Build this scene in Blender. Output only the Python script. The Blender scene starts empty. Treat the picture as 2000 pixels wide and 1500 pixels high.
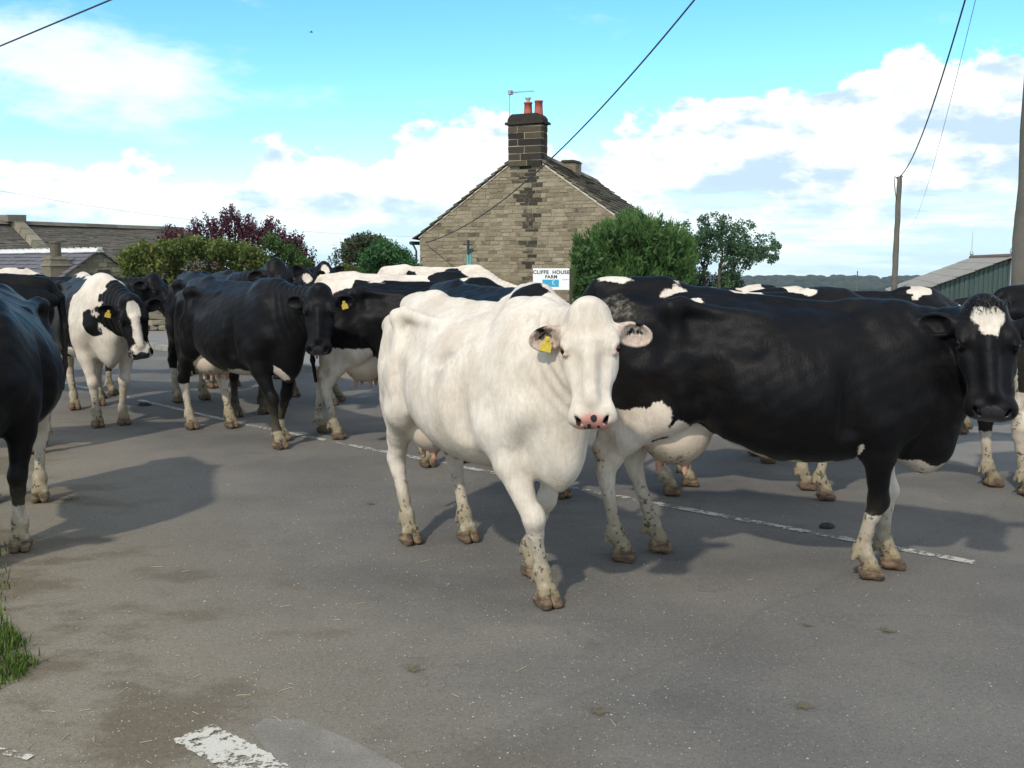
import bpy, bmesh, math, random
import numpy as np
from mathutils import Vector, Matrix
from concurrent.futures import ThreadPoolExecutor

SC = bpy.context.scene
COL = SC.collection
R = math.radians

# ------------------------------------------------------------------ camera
EYE = 1.65
cam_d = bpy.data.cameras.new('camera')
cam = bpy.data.objects.new('camera', cam_d)
COL.objects.link(cam)
cam.location = (0, 0, EYE)
cam.rotation_euler = (R(90 - 7.0165), 0, 0)
cam_d.sensor_width = 36
cam_d.lens = 36 * 1950 / 2000
cam_d.clip_start = .05
cam_d.clip_end = 8000
SC.camera = cam

# ------------------------------------------------------------------ light
SUN_EL, SUN_AZ = 42.0, 207.0          # azimuth clockwise from +Y: behind the camera, to its left
sun_d = bpy.data.lights.new('sun', 'SUN')
sun = bpy.data.objects.new('sun', sun_d)
COL.objects.link(sun)
sun_d.energy = 2.2
sun_d.angle = R(2.0)
sun_d.color = (1.0, .92, .80)
_to = Vector((-math.sin(R(SUN_AZ)) * math.cos(R(SUN_EL)), -math.cos(R(SUN_AZ)) * math.cos(R(SUN_EL)), -math.sin(R(SUN_EL))))
sun.rotation_euler = _to.to_track_quat('-Z', 'Y').to_euler()
sun.location = (-8, -12, 15)

SC.view_settings.view_transform = 'Standard'
SC.view_settings.look = 'None'
SC.view_settings.exposure = 0.42
SC.view_settings.gamma = 1.0
SC.view_settings.use_curve_mapping = False

# ---- node shorthand
class NT:
    def __init__(s, tree):
        s.t = tree; s.n = tree.nodes; s.l = tree.links
    def node(s, typ, **kw):
        n = s.n.new(typ)
        for k, v in kw.items():
            setattr(n, k, v)
        return n
    def set(s, sock, v):
        if isinstance(v, bpy.types.NodeSocket):
            s.l.new(v, sock)
        elif v is not None:
            if hasattr(sock, 'default_value') and isinstance(v, (tuple, list)) and len(v) == 3 and sock.type == 'RGBA':
                v = (*v, 1)
            sock.default_value = v
    def math(s, op, a, b=None, c=None, clamp=False):
        n = s.node('ShaderNodeMath', operation=op, use_clamp=clamp)
        for i, v in enumerate((a, b, c)):
            if v is not None:
                s.set(n.inputs[i], v)
        return n.outputs[0]
    def ss(s, v, lo, hi):          # smoothstep
        n = s.node('ShaderNodeMapRange', interpolation_type='SMOOTHSTEP')
        s.set(n.inputs[0], v); n.inputs[1].default_value = lo; n.inputs[2].default_value = hi
        n.inputs[3].default_value = 0; n.inputs[4].default_value = 1
        return n.outputs[0]
    def lin(s, v, lo, hi, a, b):
        n = s.node('ShaderNodeMapRange')
        s.set(n.inputs[0], v)
        for i, q in enumerate((lo, hi, a, b)):
            n.inputs[i + 1].default_value = q
        return n.outputs[0]
    def mix(s, f, a, b, mode='MIX'):
        n = s.node('ShaderNodeMix', data_type='RGBA', blend_type=mode)
        s.set(n.inputs[0], f); s.set(n.inputs[6], a); s.set(n.inputs[7], b)
        return n.outputs[2]
    def noise(s, vec, scale, detail=4, rough=.55, out=0, dist=0.0):
        n = s.node('ShaderNodeTexNoise')
        if vec is not None:
            s.l.new(vec, n.inputs['Vector'])
        n.inputs['Scale'].default_value = scale; n.inputs['Detail'].default_value = detail
        n.inputs['Roughness'].default_value = rough; n.inputs['Distortion'].default_value = dist
        return n.outputs[out]
    def map(s, vec, loc=(0, 0, 0), rot=(0, 0, 0), scale=(1, 1, 1)):
        n = s.node('ShaderNodeMapping')
        s.l.new(vec, n.inputs[0])
        n.inputs[1].default_value = loc; n.inputs[2].default_value = rot; n.inputs[3].default_value = scale
        return n.outputs[0]
    def ramp(s, f, stops, interp='LINEAR'):
        n = s.node('ShaderNodeValToRGB')
        cr = n.color_ramp; cr.interpolation = interp
        while len(cr.elements) < len(stops):
            cr.elements.new(.5)
        for e, (p, c) in zip(cr.elements, stops):
            e.position = p; e.color = (*c, 1) if len(c) == 3 else c
        s.set(n.inputs[0], f)
        return n.outputs[0]
    def attr(s, name, out=2):
        n = s.node('ShaderNodeAttribute', attribute_name=name)
        return n.outputs[out]
    def bump(s, h, strength=.3, dist=.01):
        n = s.node('ShaderNodeBump')
        n.inputs['Strength'].default_value = strength; n.inputs['Distance'].default_value = dist
        s.set(n.inputs['Height'], h)
        return n.outputs[0]

# ------------------------------------------------------------------ sky
def make_world():
    w = bpy.data.worlds.new('World')
    SC.world = w
    w.use_nodes = True
    T = NT(w.node_tree)
    T.n.clear()
    sky = T.node('ShaderNodeTexSky', sky_type='NISHITA')
    sky.sun_disc = False
    sky.sun_elevation = R(SUN_EL); sky.sun_rotation = R(SUN_AZ)
    sky.air_density = 1.0; sky.dust_density = .4; sky.ozone_density = 1.5; sky.altitude = 300
    hs = T.node('ShaderNodeHueSaturation')
    T.l.new(sky.outputs[0], hs.inputs['Color'])
    hs.inputs['Hue'].default_value = SKY_HUE; hs.inputs['Saturation'].default_value = SKY_SAT; hs.inputs['Value'].default_value = SKY_VAL
    co = T.node('ShaderNodeTexCoord')
    g = co.outputs['Generated']
    sep = T.node('ShaderNodeSeparateXYZ'); T.l.new(g, sep.inputs[0])
    x, y, z = sep.outputs
    az = T.math('MULTIPLY', T.math('ARCTAN2', x, y), 180 / math.pi)
    el = T.math('MULTIPLY', T.math('ARCSINE', z), 180 / math.pi)
    az01 = T.lin(az, -40, 40, 0, 1)
    cv = T.node('ShaderNodeFloatCurve')
    T.set(cv.inputs[1], az01)
    c = cv.mapping.curves[0]
    pts = CLOUD_TOP
    while len(c.points) < len(pts):
        c.points.new(.5, .5)
    for p, (px, py) in zip(c.points, pts):
        p.location = (px, py)
    cv.mapping.update()
    ctop = T.math('MULTIPLY', cv.outputs[0], 20)
    comb = T.node('ShaderNodeCombineXYZ')
    T.l.new(az, comb.inputs[0]); T.l.new(el, comb.inputs[1])
    P = comb.outputs[0]
    n1 = T.noise(T.map(P, scale=(.16, .24, 1)), 1.0, 8, .58)
    n2 = T.noise(T.map(P, (3, 7, 1), scale=(.5, .62, 1)), 1.0, 6, .55)
    billow = T.math('ADD', T.math('MULTIPLY', T.math('SUBTRACT', n1, .5), 7.6), T.math('MULTIPLY', T.math('SUBTRACT', n2, .5), 2.8))
    depth = T.math('ADD', T.math('SUBTRACT', ctop, el), billow)          # degrees below the cloud edge
    bank = T.ss(depth, -.12, .42)
    # the bank breaks into streaks towards the horizon
    n3 = T.noise(T.map(P, (0, 3, 0), scale=(.09, .75, 1)), 1.0, 6, .6)
    low = T.ss(el, 4.6, 1.0)
    low = T.math('MULTIPLY', T.math('SUBTRACT', 1, T.ss(el, 0.6, 5.5)), 1)
    gap = T.math('MULTIPLY', T.ss(T.math('ADD', n3, T.math('MULTIPLY', T.ss(az, -6, 16), .06)), .52, .66), low)
    bank = T.math('MULTIPLY', bank, T.math('SUBTRACT', 1, T.math('MULTIPLY', gap, .72)))
    # soft high cloud at the upper left
    dx = T.math('DIVIDE', T.math('ADD', az, 23.5), 11.0)
    dy = T.math('DIVIDE', T.math('SUBTRACT', T.math('ADD', el, T.math('MULTIPLY', T.math('ADD', az, 24), .10)), 9.9), 2.9)
    rr = T.math('SQRT', T.math('ADD', T.math('MULTIPLY', dx, dx), T.math('MULTIPLY', dy, dy)))
    n4 = T.noise(T.map(P, (9, 2, 0), scale=(.18, .5, 1)), 1.0, 7, .6)
    soft = T.ss(T.math('ADD', T.math('SUBTRACT', 1, rr), T.math('MULTIPLY', T.math('SUBTRACT', n4, .5), 1.9)), -.10, .75)
    soft = T.math('MULTIPLY', soft, .72)
    # faint wisps elsewhere
    n5 = T.noise(T.map(P, (1, 5, 3), scale=(.12, .32, 1)), 1.0, 6, .6)
    wisp = T.math('MULTIPLY', T.ss(n5, .60, .85), .5)
    # everywhere outside the view, unseen fair-weather cloud, thickened to whiten the fill light
    n6 = T.noise(T.map(g, scale=(3, 3, 6)), 1.0, 6, .6)
    out = T.math('MULTIPLY', T.ss(n6, .40, .56), T.ss(T.math('ABSOLUTE', az), 34, 46))
    den = T.math('MAXIMUM', T.math('MAXIMUM', bank, soft), T.math('MAXIMUM', wisp, out))
    # cloud light: bright billowed tops, grey-blue bases
    n7 = T.noise(T.map(P, (5, 5, 0), scale=(.17, .38, 1)), 1.0, 8, .6)
    n8 = T.noise(T.map(P, (4.75, 5.42, 0), scale=(.17, .38, 1)), 1.0, 5, .55)
    sh = T.math('ADD', T.math('MULTIPLY', T.math('SUBTRACT', n7, .5), 3.0), T.math('MULTIPLY', T.math('SUBTRACT', n7, n8), 2.2))
    base = T.ss(T.math('ADD', T.math('MULTIPLY', depth, .10), sh), -.02, .92)
    cc = T.mix(base, CLOUD_LIT, CLOUD_BASE)
    cc = T.mix(T.math('MULTIPLY', T.math('SUBTRACT', 1, T.ss(el, 0, 4)), .45), cc, CLOUD_FAR)
    blue = T.mix(1.0, hs.outputs[0], SKY_GAIN, 'MULTIPLY')
    col = T.mix(den, blue, cc)
    col = T.mix(T.math('MULTIPLY', T.math('SUBTRACT', 1, T.ss(el, -.5, 4.5)), .62), col, HORIZON)
    bg = T.node('ShaderNodeBackground')
    T.l.new(col, bg.inputs[0]); bg.inputs[1].default_value = SKY_STRENGTH
    o = T.node('ShaderNodeOutputWorld')
    T.l.new(bg.outputs[0], o.inputs[0])

SKY_STRENGTH = .15
SKY_HUE, SKY_SAT, SKY_VAL = .485, 1.30, 1.0
SKY_GAIN = (.92, 1.06, 1.12)
CLOUD_LIT = (6.2, 6.25, 6.3)
CLOUD_BASE = (3.2, 4.2, 5.05)
HORIZON = (4.0, 5.5, 6.2)
CLOUD_FAR = (4.2, 5.5, 6.1)
# cloud-bank top: (azimuth -40..40 deg -> 0..1, elevation / 20 deg)
CLOUD_TOP = [(0, .22), (.13, .26), (.20, .26), (.27, .23), (.33, .28), (.40, .31), (.43, .38), (.48, .41), (.51, .37), (.545, .31),
             (.58, .40), (.64, .44), (.70, .46), (.77, .52), (.82, .55), (.90, .50), (1, .40)]
make_world()
# ------------------------------------------------------------------ object helpers
def tag(o, label=None, cat=None, group=None, kind=None):
    if label: o['label'] = label
    if cat: o['category'] = cat
    if group: o['group'] = group
    if kind: o['kind'] = kind
    return o

def empty(name, loc=(0, 0, 0), rz=0.0):
    o = bpy.data.objects.new(name, None)
    o.empty_display_size = .3
    COL.objects.link(o)
    o.location = loc; o.rotation_euler = (0, 0, rz)
    return o

def link(name, me, mat=None, parent=None, loc=None):
    o = bpy.data.objects.new(name, me)
    COL.objects.link(o)
    if mat is not None:
        if not isinstance(mat, (list, tuple)):
            mat = [mat]
        for m in mat:
            me.materials.append(m)
    if parent is not None:
        o.parent = parent
    if loc is not None:
        o.location = loc
    return o

def np_mesh(name, v, f, smooth=False):
    """mesh from numpy arrays; f is (n,4) or (n,3)"""
    me = bpy.data.meshes.new(name)
    v = np.asarray(v, np.float32); f = np.asarray(f, np.int32)
    k = f.shape[1]
    me.vertices.add(len(v)); me.vertices.foreach_set('co', v.ravel())
    me.loops.add(f.size); me.loops.foreach_set('vertex_index', f.ravel())
    me.polygons.add(len(f))
    me.polygons.foreach_set('loop_start', np.arange(len(f), dtype=np.int32) * k)
    if smooth:
        me.polygons.foreach_set('use_smooth', np.ones(len(f), bool))
    me.update(calc_edges=True)
    me.validate()
    return me

def fattr(me, name, vals):
    a = me.attributes.new(name, 'FLOAT', 'POINT')
    a.data.foreach_set('value', np.asarray(vals, np.float32))

class MB:
    """mesh builder: boxes, prisms, tubes collected into one mesh, with a per-vertex random 'tint'"""
    def __init__(s):
        s.v = []; s.f = []; s.t = []; s.w = []
    def add(s, vs, fs, tint=0.0, wear=0.0):
        b = len(s.v)
        s.v += [tuple(p) for p in vs]
        s.f += [tuple(b + i for i in q) for q in fs]
        s.t += [tint] * len(vs); s.w += [wear] * len(vs)
    def box(s, lo, hi, M=None, tint=0.0, jit=0.0, rnd=None, wear=0.0):
        x0, y0, z0 = lo; x1, y1, z1 = hi
        vs = [Vector(p) for p in ((x0, y0, z0), (x1, y0, z0), (x1, y1, z0), (x0, y1, z0), (x0, y0, z1), (x1, y0, z1), (x1, y1, z1), (x0, y1, z1))]
        if jit:
            vs = [p + Vector([rnd.uniform(-jit, jit) for _ in range(3)]) for p in vs]
        if M is not None:
            vs = [M @ p for p in vs]
        s.add(vs, [(0, 3, 2, 1), (4, 5, 6, 7), (0, 1, 5, 4), (1, 2, 6, 5), (2, 3, 7, 6), (3, 0, 4, 7)], tint, wear)
    def tube(s, pts, rad, seg=8, cap=True, tint=0.0):
        pts = [Vector(p) for p in pts]
        if not isinstance(rad, (list, tuple)):
            rad = [rad] * len(pts)
        rings = []
        prev = None
        for i, p in enumerate(pts):
            d = (pts[min(i + 1, len(pts) - 1)] - pts[max(i - 1, 0)]).normalized()
            ref = prev if prev is not None else (Vector((0, 0, 1)) if abs(d.z) < .9 else Vector((1, 0, 0)))
            a = (ref - d * ref.dot(d)).normalized()
            prev = a
            b = d.cross(a)
            rings.append([p + (a * math.cos(2 * math.pi * k / seg) + b * math.sin(2 * math.pi * k / seg)) * rad[i] for k in range(seg)])
        vs = [q for r in rings for q in r]
        fs = []
        for i in range(len(pts) - 1):
            for k in range(seg):
                fs.append((i * seg + k, i * seg + (k + 1) % seg, (i + 1) * seg + (k + 1) % seg, (i + 1) * seg + k))
        if cap:
            fs.append(tuple(range(seg))[::-1])
            fs.append(tuple((len(pts) - 1) * seg + k for k in range(seg)))
        s.add(vs, fs, tint)
    def prism(s, poly, y0, y1, M=None, tint=0.0):
        """polygon in xz (counter-clockwise seen from -y) swept from y0 to y1"""
        n = len(poly)
        vs = [Vector((x, y0, z)) for x, z in poly] + [Vector((x, y1, z)) for x, z in poly]
        if M is not None:
            vs = [M @ p for p in vs]
        fs = [tuple(range(n)), tuple(range(2 * n - 1, n - 1, -1))]
        for i in range(n):
            j = (i + 1) % n
            fs.append((i, i + n, j + n, j))
        s.add(vs, fs, tint)
    def build(s, name, mat, parent=None, smooth=False, loc=None):
        me = bpy.data.meshes.new(name)
        me.from_pydata(s.v, [], s.f)
        if smooth:
            for p in me.polygons:
                p.use_smooth = True
        fattr(me, 'tint', s.t)
        if any(s.w):
            fattr(me, 'wear', s.w)
        me.update()
        return link(name, me, mat, parent, loc)

def new_mat(name):
    m = bpy.data.materials.new(name)
    m.use_nodes = True
    T = NT(m.node_tree)
    b = T.n['Principled BSDF']
    return m, T, b

def plain(name, col, rough=.7, metal=0.0, var=.15, scale=8.0, spec=.5, bump=.15):
    """painted / weathered plain surface with some mottling"""
    m, T, b = new_mat(name)
    co = T.node('ShaderNodeTexCoord').outputs['Object']
    n = T.noise(co, scale, 6, .6)
    n2 = T.noise(co, scale * 9, 3, .6)
    f = T.math('ADD', T.math('MULTIPLY', n, .7), T.math('MULTIPLY', n2, .3))
    k = T.lin(f, .25, .75, 1 - var, 1 + var)
    c = T.mix(1.0, col, k, 'MULTIPLY')
    T.set(b.inputs['Base Color'], c)
    T.set(b.inputs['Roughness'], rough); T.set(b.inputs['Metallic'], metal)
    b.inputs['Specular IOR Level'].default_value = spec
    if bump:
        T.set(b.inputs['Normal'], T.bump(f, bump, .01))
    return m

MAT = {}

def coat_material():
    m, T, b = new_mat('cow_coat')
    oi = T.node('ShaderNodeObjectInfo')
    va = T.node('ShaderNodeVectorMath', operation='ADD')
    T.l.new(T.node('ShaderNodeTexCoord').outputs['Object'], va.inputs[0])
    T.l.new(T.math('MULTIPLY', oi.outputs['Random'], 37.0), va.inputs[1])
    co = va.outputs[0]
    w = T.attr('white')
    fr = T.noise(co, 26, 4, .65)
    big = T.noise(co, 7, 3, .55)
    wv = T.math('ADD', w, T.math('ADD', T.math('MULTIPLY', T.math('SUBTRACT', fr, .5), .032), T.math('MULTIPLY', T.math('SUBTRACT', big, .5), .050)))
    hair = T.noise(T.map(co, scale=(70, 70, 24)), 1.0, 4, .65)
    wv = T.math('ADD', wv, T.math('MULTIPLY', T.math('SUBTRACT', hair, .5), .026))
    mask = T.ss(wv, -.006, .006)
    hair2 = T.noise(co, 4.0, 4, .6)
    wk = T.math('ADD', T.math('MULTIPLY', hair, .25), T.math('MULTIPLY', hair2, .75))
    white = T.mix(T.ss(wk, .36, .66), (.575, .49, .395), (.715, .645, .55))
    streak = T.noise(T.map(co, scale=(26, 26, 8)), 1.0, 6, .65, dist=1.2)
    white = T.mix(1.0, white, T.lin(streak, .25, .75, .84, 1.10), 'MULTIPLY')
    black = T.mix(T.ss(wk, .3, .7), (.0034, .0035, .0043), (.0072, .0068, .0072))
    dust = T.noise(T.map(co, scale=(3, 3, 9)), 1.0, 6, .65)
    black = T.mix(T.math('MULTIPLY', T.ss(dust, .5, .72), .32), black, (.024, .018, .013))
    col = T.mix(mask, black, white)
    col = T.mix(T.attr('skin'), col, T.mix(hair2, (.58, .46, .355), (.70, .595, .475)))
    col = T.mix(T.attr('pink'), col, (.62, .27, .21))
    col = T.mix(T.attr('grey'), col, T.mix(T.ss(hair, .35, .65), (.13, .11, .085), (.46, .41, .33)))
    dk = T.ss(T.math('ADD', T.attr('dark'), T.math('MULTIPLY', T.math('SUBTRACT', fr, .5), .9)), .45, .55)
    col = T.mix(dk, col, (.022, .020, .022))
    # mud and dung: splashed on the legs, thick about the feet
    dn = T.noise(co, 38, 5, .65)
    dn2 = T.noise(co, 11, 4, .6)
    da = T.attr('dirt')
    film = T.math('MULTIPLY', da, .95, clamp=True)
    col = T.mix(T.math('MULTIPLY', T.math('MULTIPLY', film, T.lin(mask, 0, 1, .30, 1)), T.ss(dn2, .12, .5)), col, T.mix(dn2, (.175, .138, .075), (.315, .265, .175)))
    spl = T.math('MULTIPLY', T.ss(T.math('ADD', T.math('MULTIPLY', dn, .65), T.math('MULTIPLY', dn2, .35)), .545, .60), T.ss(da, .10, .45))
    col = T.mix(T.math('MULTIPLY', spl, .85), col, (.060, .052, .036))
    sm = T.math('MULTIPLY', T.attr('smudge'), T.ss(dn2, .38, .55))
    col = T.mix(T.math('MULTIPLY', sm, .6), col, (.22, .215, .20))
    # crust of dried dung where painted
    cr = T.attr('crust')
    vor = T.node('ShaderNodeTexVoronoi', feature='DISTANCE_TO_EDGE'); T.l.new(co, vor.inputs['Vector']); vor.inputs['Scale'].default_value = 26
    cc = T.mix(T.math('MULTIPLY', T.lin(T.ss(vor.outputs[0], .0, .25), 0, 1, .55, 1), T.ss(dn, .40, .58)), (.012, .011, .010), (.125, .108, .078))
    col = T.mix(T.ss(T.math('ADD', cr, T.math('MULTIPLY', T.math('SUBTRACT', big, .5), 1.6)), .3, .75), col, cc)
    hn = T.noise(T.map(co, scale=(14, 14, 40)), 1.0, 4, .6)
    horn = T.ramp(hn, [(.30, (.045, .038, .030)), (.5, (.135, .094, .060)), (.72, (.29, .19, .118))])
    col = T.mix(T.math('MULTIPLY', T.attr('horn'), T.math('SUBTRACT', 1, T.math('MULTIPLY', dk, .85))), col, horn)
    T.set(b.inputs['Base Color'], col)
    ro = T.math('ADD', T.lin(mask, 0, 1, .45, .8), T.math('MULTIPLY', T.math('SUBTRACT', streak, .5), .22))
    ro = T.math('SUBTRACT', ro, T.math('MULTIPLY', T.attr('wet'), .30))
    T.set(b.inputs['Roughness'], ro)
    T.set(b.inputs['Specular IOR Level'], T.math('ADD', .10, T.math('MULTIPLY', T.attr('wet'), .45)))
    b.inputs['Sheen Weight'].default_value = .03
    b.inputs['Sheen Roughness'].default_value = .4
    hh = T.math('ADD', T.math('MULTIPLY', hair, .5), T.math('ADD', T.math('MULTIPLY', dn, .35), T.math('MULTIPLY', spl, .5)))
    T.set(b.inputs['Normal'], T.bump(hh, .7, .008))
    MAT['coat'] = m

coat_material()
MAT['eye'] = plain('cow_eye', (.010, .007, .006), .08, var=.1, bump=0)
def tag_material():
    m, T, b = new_mat('ear_tag_plastic')
    co = T.node('ShaderNodeTexCoord').outputs['Object']
    n = T.noise(co, 60, 3)
    T.set(b.inputs['Base Color'], T.mix(T.ss(n, .35, .75), (.66, .50, .06), (.50, .36, .05)))
    b.inputs['Roughness'].default_value = .5
    MAT['tag'] = m
tag_material()
MAT['tag_ink'] = plain('ear_tag_ink', (.12, .09, .02), .6, var=.2, bump=0)
# ------------------------------------------------------------------ setting materials
def asphalt():
    m, T, b = new_mat('road_asphalt')
    co = T.node('ShaderNodeTexCoord').outputs['Object']
    sep = T.node('ShaderNodeSeparateXYZ'); T.l.new(co, sep.inputs[0])
    x, y, z = sep.outputs
    fine = T.noise(co, 210, 3, .7)
    mid = T.noise(co, 46, 4, .65)
    big = T.noise(co, .9, 5, .6)
    big2 = T.noise(T.map(co, (4, 2, 0), (0, 0, R(42)), (.35, 1.3, 1)), 1.0, 5, .6)
    col = T.mix(T.ss(big, .32, .68), (.162, .150, .131), (.224, .205, .175))
    col = T.mix(T.math('MULTIPLY', T.ss(big2, .5, .72), .55), col, (.128, .124, .116))
    # sandy film at the junction mouth (lower left) and dried mud patches
    lft = T.ss(T.math('ADD', T.math('MULTIPLY', x, -1.0), T.math('MULTIPLY', y, -.62)), -3.2, -.3)
    tan = T.noise(T.map(co, (7, 1, 0), scale=(1.1, 1.7, 1)), 1.0, 6, .62)
    col = T.mix(T.math('MULTIPLY', lft, .70), col, (.268, .236, .180))
    mud = T.math('MULTIPLY', T.ss(T.math('ADD', tan, T.math('MULTIPLY', lft, .09)), .555, .68), T.math('ADD', T.math('MULTIPLY', lft, .55), .10))
    col = T.mix(mud, col, (.112, .084, .050))
    gm = T.noise(T.map(co, (2, 9, 0), scale=(.7, 1.0, 1)), 2.2, 5, .6)
    col = T.mix(T.math('MULTIPLY', T.ss(gm, .62, .74), .45), col, (.155, .140, .085))
    # tyre-polished and old dung stains
    st = T.noise(T.map(co, (1, 1, 5), scale=(1, 1, 1)), 1.7, 5, .6)
    col = T.mix(T.math('MULTIPLY', T.ss(st, .60, .72), .35), col, (.085, .080, .070))
    # two lays of tarmac meet along a seam; the right-hand one is darker
    sd = T.math('ADD', T.math('ADD', T.math('MULTIPLY', x, .70), T.math('MULTIPLY', y, -.714)), T.math('MULTIPLY', T.math('SUBTRACT', big, .5), .5))
    col = T.mix(T.math('MULTIPLY', T.ss(sd, -2.50, -2.32), .16), col, (.098, .100, .102))
    seam = T.math('SUBTRACT', 1, T.ss(T.math('ABSOLUTE', T.math('ADD', sd, 2.41)), .004, .020))
    col = T.mix(T.math('MULTIPLY', seam, T.math('MULTIPLY', T.ss(mid, .4, .6), .22)), col, (.05, .048, .045))
    # fine cracks
    cw = T.node('ShaderNodeTexVoronoi', feature='DISTANCE_TO_EDGE')
    wob = T.node('ShaderNodeVectorMath', operation='ADD')
    nz = T.node('ShaderNodeTexNoise'); T.l.new(co, nz.inputs['Vector']); nz.inputs['Scale'].default_value = 3.0; nz.inputs['Detail'].default_value = 5
    T.l.new(co, wob.inputs[0]); T.l.new(nz.outputs['Color'], wob.inputs[1])
    T.l.new(wob.outputs[0], cw.inputs['Vector']); cw.inputs['Scale'].default_value = .55
    ck = T.math('MULTIPLY', T.math('SUBTRACT', 1, T.ss(cw.outputs[0], .001, .006)), T.ss(big, .42, .6))
    col = T.mix(T.math('MULTIPLY', ck, .25), col, (.05, .047, .042))
    # stone chips
    vor = T.node('ShaderNodeTexVoronoi'); T.l.new(co, vor.inputs['Vector']); vor.inputs['Scale'].default_value = 120
    sc = T.node('ShaderNodeSeparateColor'); T.l.new(vor.outputs['Color'], sc.inputs[0])
    chip = T.math('MULTIPLY', T.ss(sc.outputs[0], .90, .96), T.math('SUBTRACT', 1, T.ss(vor.outputs[0], .18, .5)))
    dch = T.math('MULTIPLY', T.ss(sc.outputs[1], .72, .82), T.math('SUBTRACT', 1, T.ss(vor.outputs[0], .2, .6)))
    col = T.mix(T.math('MULTIPLY', dch, .55), col, (.055, .055, .055))
    col = T.mix(T.math('MULTIPLY', chip, .75), col, (.46, .43, .37))
    k = T.lin(T.math('ADD', T.math('MULTIPLY', fine, .5), T.math('MULTIPLY', mid, .5)), .3, .7, .58, 1.02)
    col = T.mix(1.0, col, k, 'MULTIPLY')
    col = T.mix(1.0, col, T.mix(lft, (1.0, 1.0, 1.0), (1.12, 1.08, 1.0)), 'MULTIPLY')
    T.set(b.inputs['Base Color'], col)
    T.set(b.inputs['Roughness'], T.lin(mid, .3, .7, .72, .95))
    b.inputs['Specular IOR Level'].default_value = .3
    h = T.math('ADD', T.math('MULTIPLY', fine, .5), T.math('ADD', T.math('MULTIPLY', mid, .6), T.math('MULTIPLY', chip, .4)))
    T.set(b.inputs['Normal'], T.bump(h, .55, .012))
    MAT['asphalt'] = m

def paint_mat(name, thr, col=(.60, .585, .53)):
    """worn road paint: the asphalt shows through where traffic has rubbed it off"""
    m, T, b = new_mat(name)
    co = T.node('ShaderNodeTexCoord').outputs['Object']
    n = T.noise(co, 30, 6, .7)
    n2 = T.noise(co, 3.5, 5, .65)
    n3 = T.noise(co, 150, 3, .7)
    f = T.math('ADD', T.math('MULTIPLY', n, .5), T.math('ADD', T.math('MULTIPLY', n2, .45), T.math('MULTIPLY', n3, .12)))
    ed = T.attr('edge')
    f = T.math('SUBTRACT', f, T.math('MULTIPLY', ed, .34))
    k = T.ss(f, thr - .02, thr + .03)
    c = T.mix(n3, tuple(q * .82 for q in col), tuple(min(1, q * 1.1) for q in col))
    T.set(b.inputs['Base Color'], c)
    b.inputs['Roughness'].default_value = .85
    T.set(b.inputs['Normal'], T.bump(n3, .4, .006))
    T.set(b.inputs['Alpha'], k)
    MAT[name] = m

def stone_mat(name, c1, c2, c3, dark=(.022, .020, .018)):
    """weathered gritstone; every block has its own tint, soot where 'wear' is set"""
    m, T, b = new_mat(name)
    co = T.node('ShaderNodeTexCoord').outputs['Object']
    t = T.attr('tint'); w = T.attr('wear')
    n = T.noise(co, 5, 6, .65); n2 = T.noise(co, 34, 4, .65)
    c = T.ramp(t, [(0, c1), (.45, c2), (1, c3)])
    k = T.lin(T.math('ADD', T.math('MULTIPLY', n, .55), T.math('MULTIPLY', n2, .45)), .28, .72, .68, 1.32)
    c = T.mix(1.0, c, k, 'MULTIPLY')
    soot = T.ss(T.math('ADD', w, T.math('MULTIPLY', T.math('SUBTRACT', n, .5), .7)), .35, .75)
    c = T.mix(T.math('MULTIPLY', soot, .9), c, dark)
    T.set(b.inputs['Base Color'], c)
    b.inputs['Roughness'].default_value = .92
    b.inputs['Specular IOR Level'].default_value = .25
    T.set(b.inputs['Normal'], T.bump(T.math('ADD', n, n2), .5, .03))
    MAT[name] = m

def leaf_mat(name, stops, trans=.25, rough=.6):
    m, T, b = new_mat(name)
    t = T.attr('tint')
    c = T.ramp(t, stops)
    T.set(b.inputs['Base Color'], c)
    b.inputs['Roughness'].default_value = rough
    b.inputs['Specular IOR Level'].default_value = .25
    tr = T.node('ShaderNodeBsdfTranslucent')
    T.l.new(c, tr.inputs[0])
    mx = T.node('ShaderNodeMixShader')
    mx.inputs[0].default_value = trans
    o = T.n['Material Output']
    T.l.new(b.outputs[0], mx.inputs[1]); T.l.new(tr.outputs[0], mx.inputs[2]); T.l.new(mx.outputs[0], o.inputs[0])
    MAT[name] = m

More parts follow.
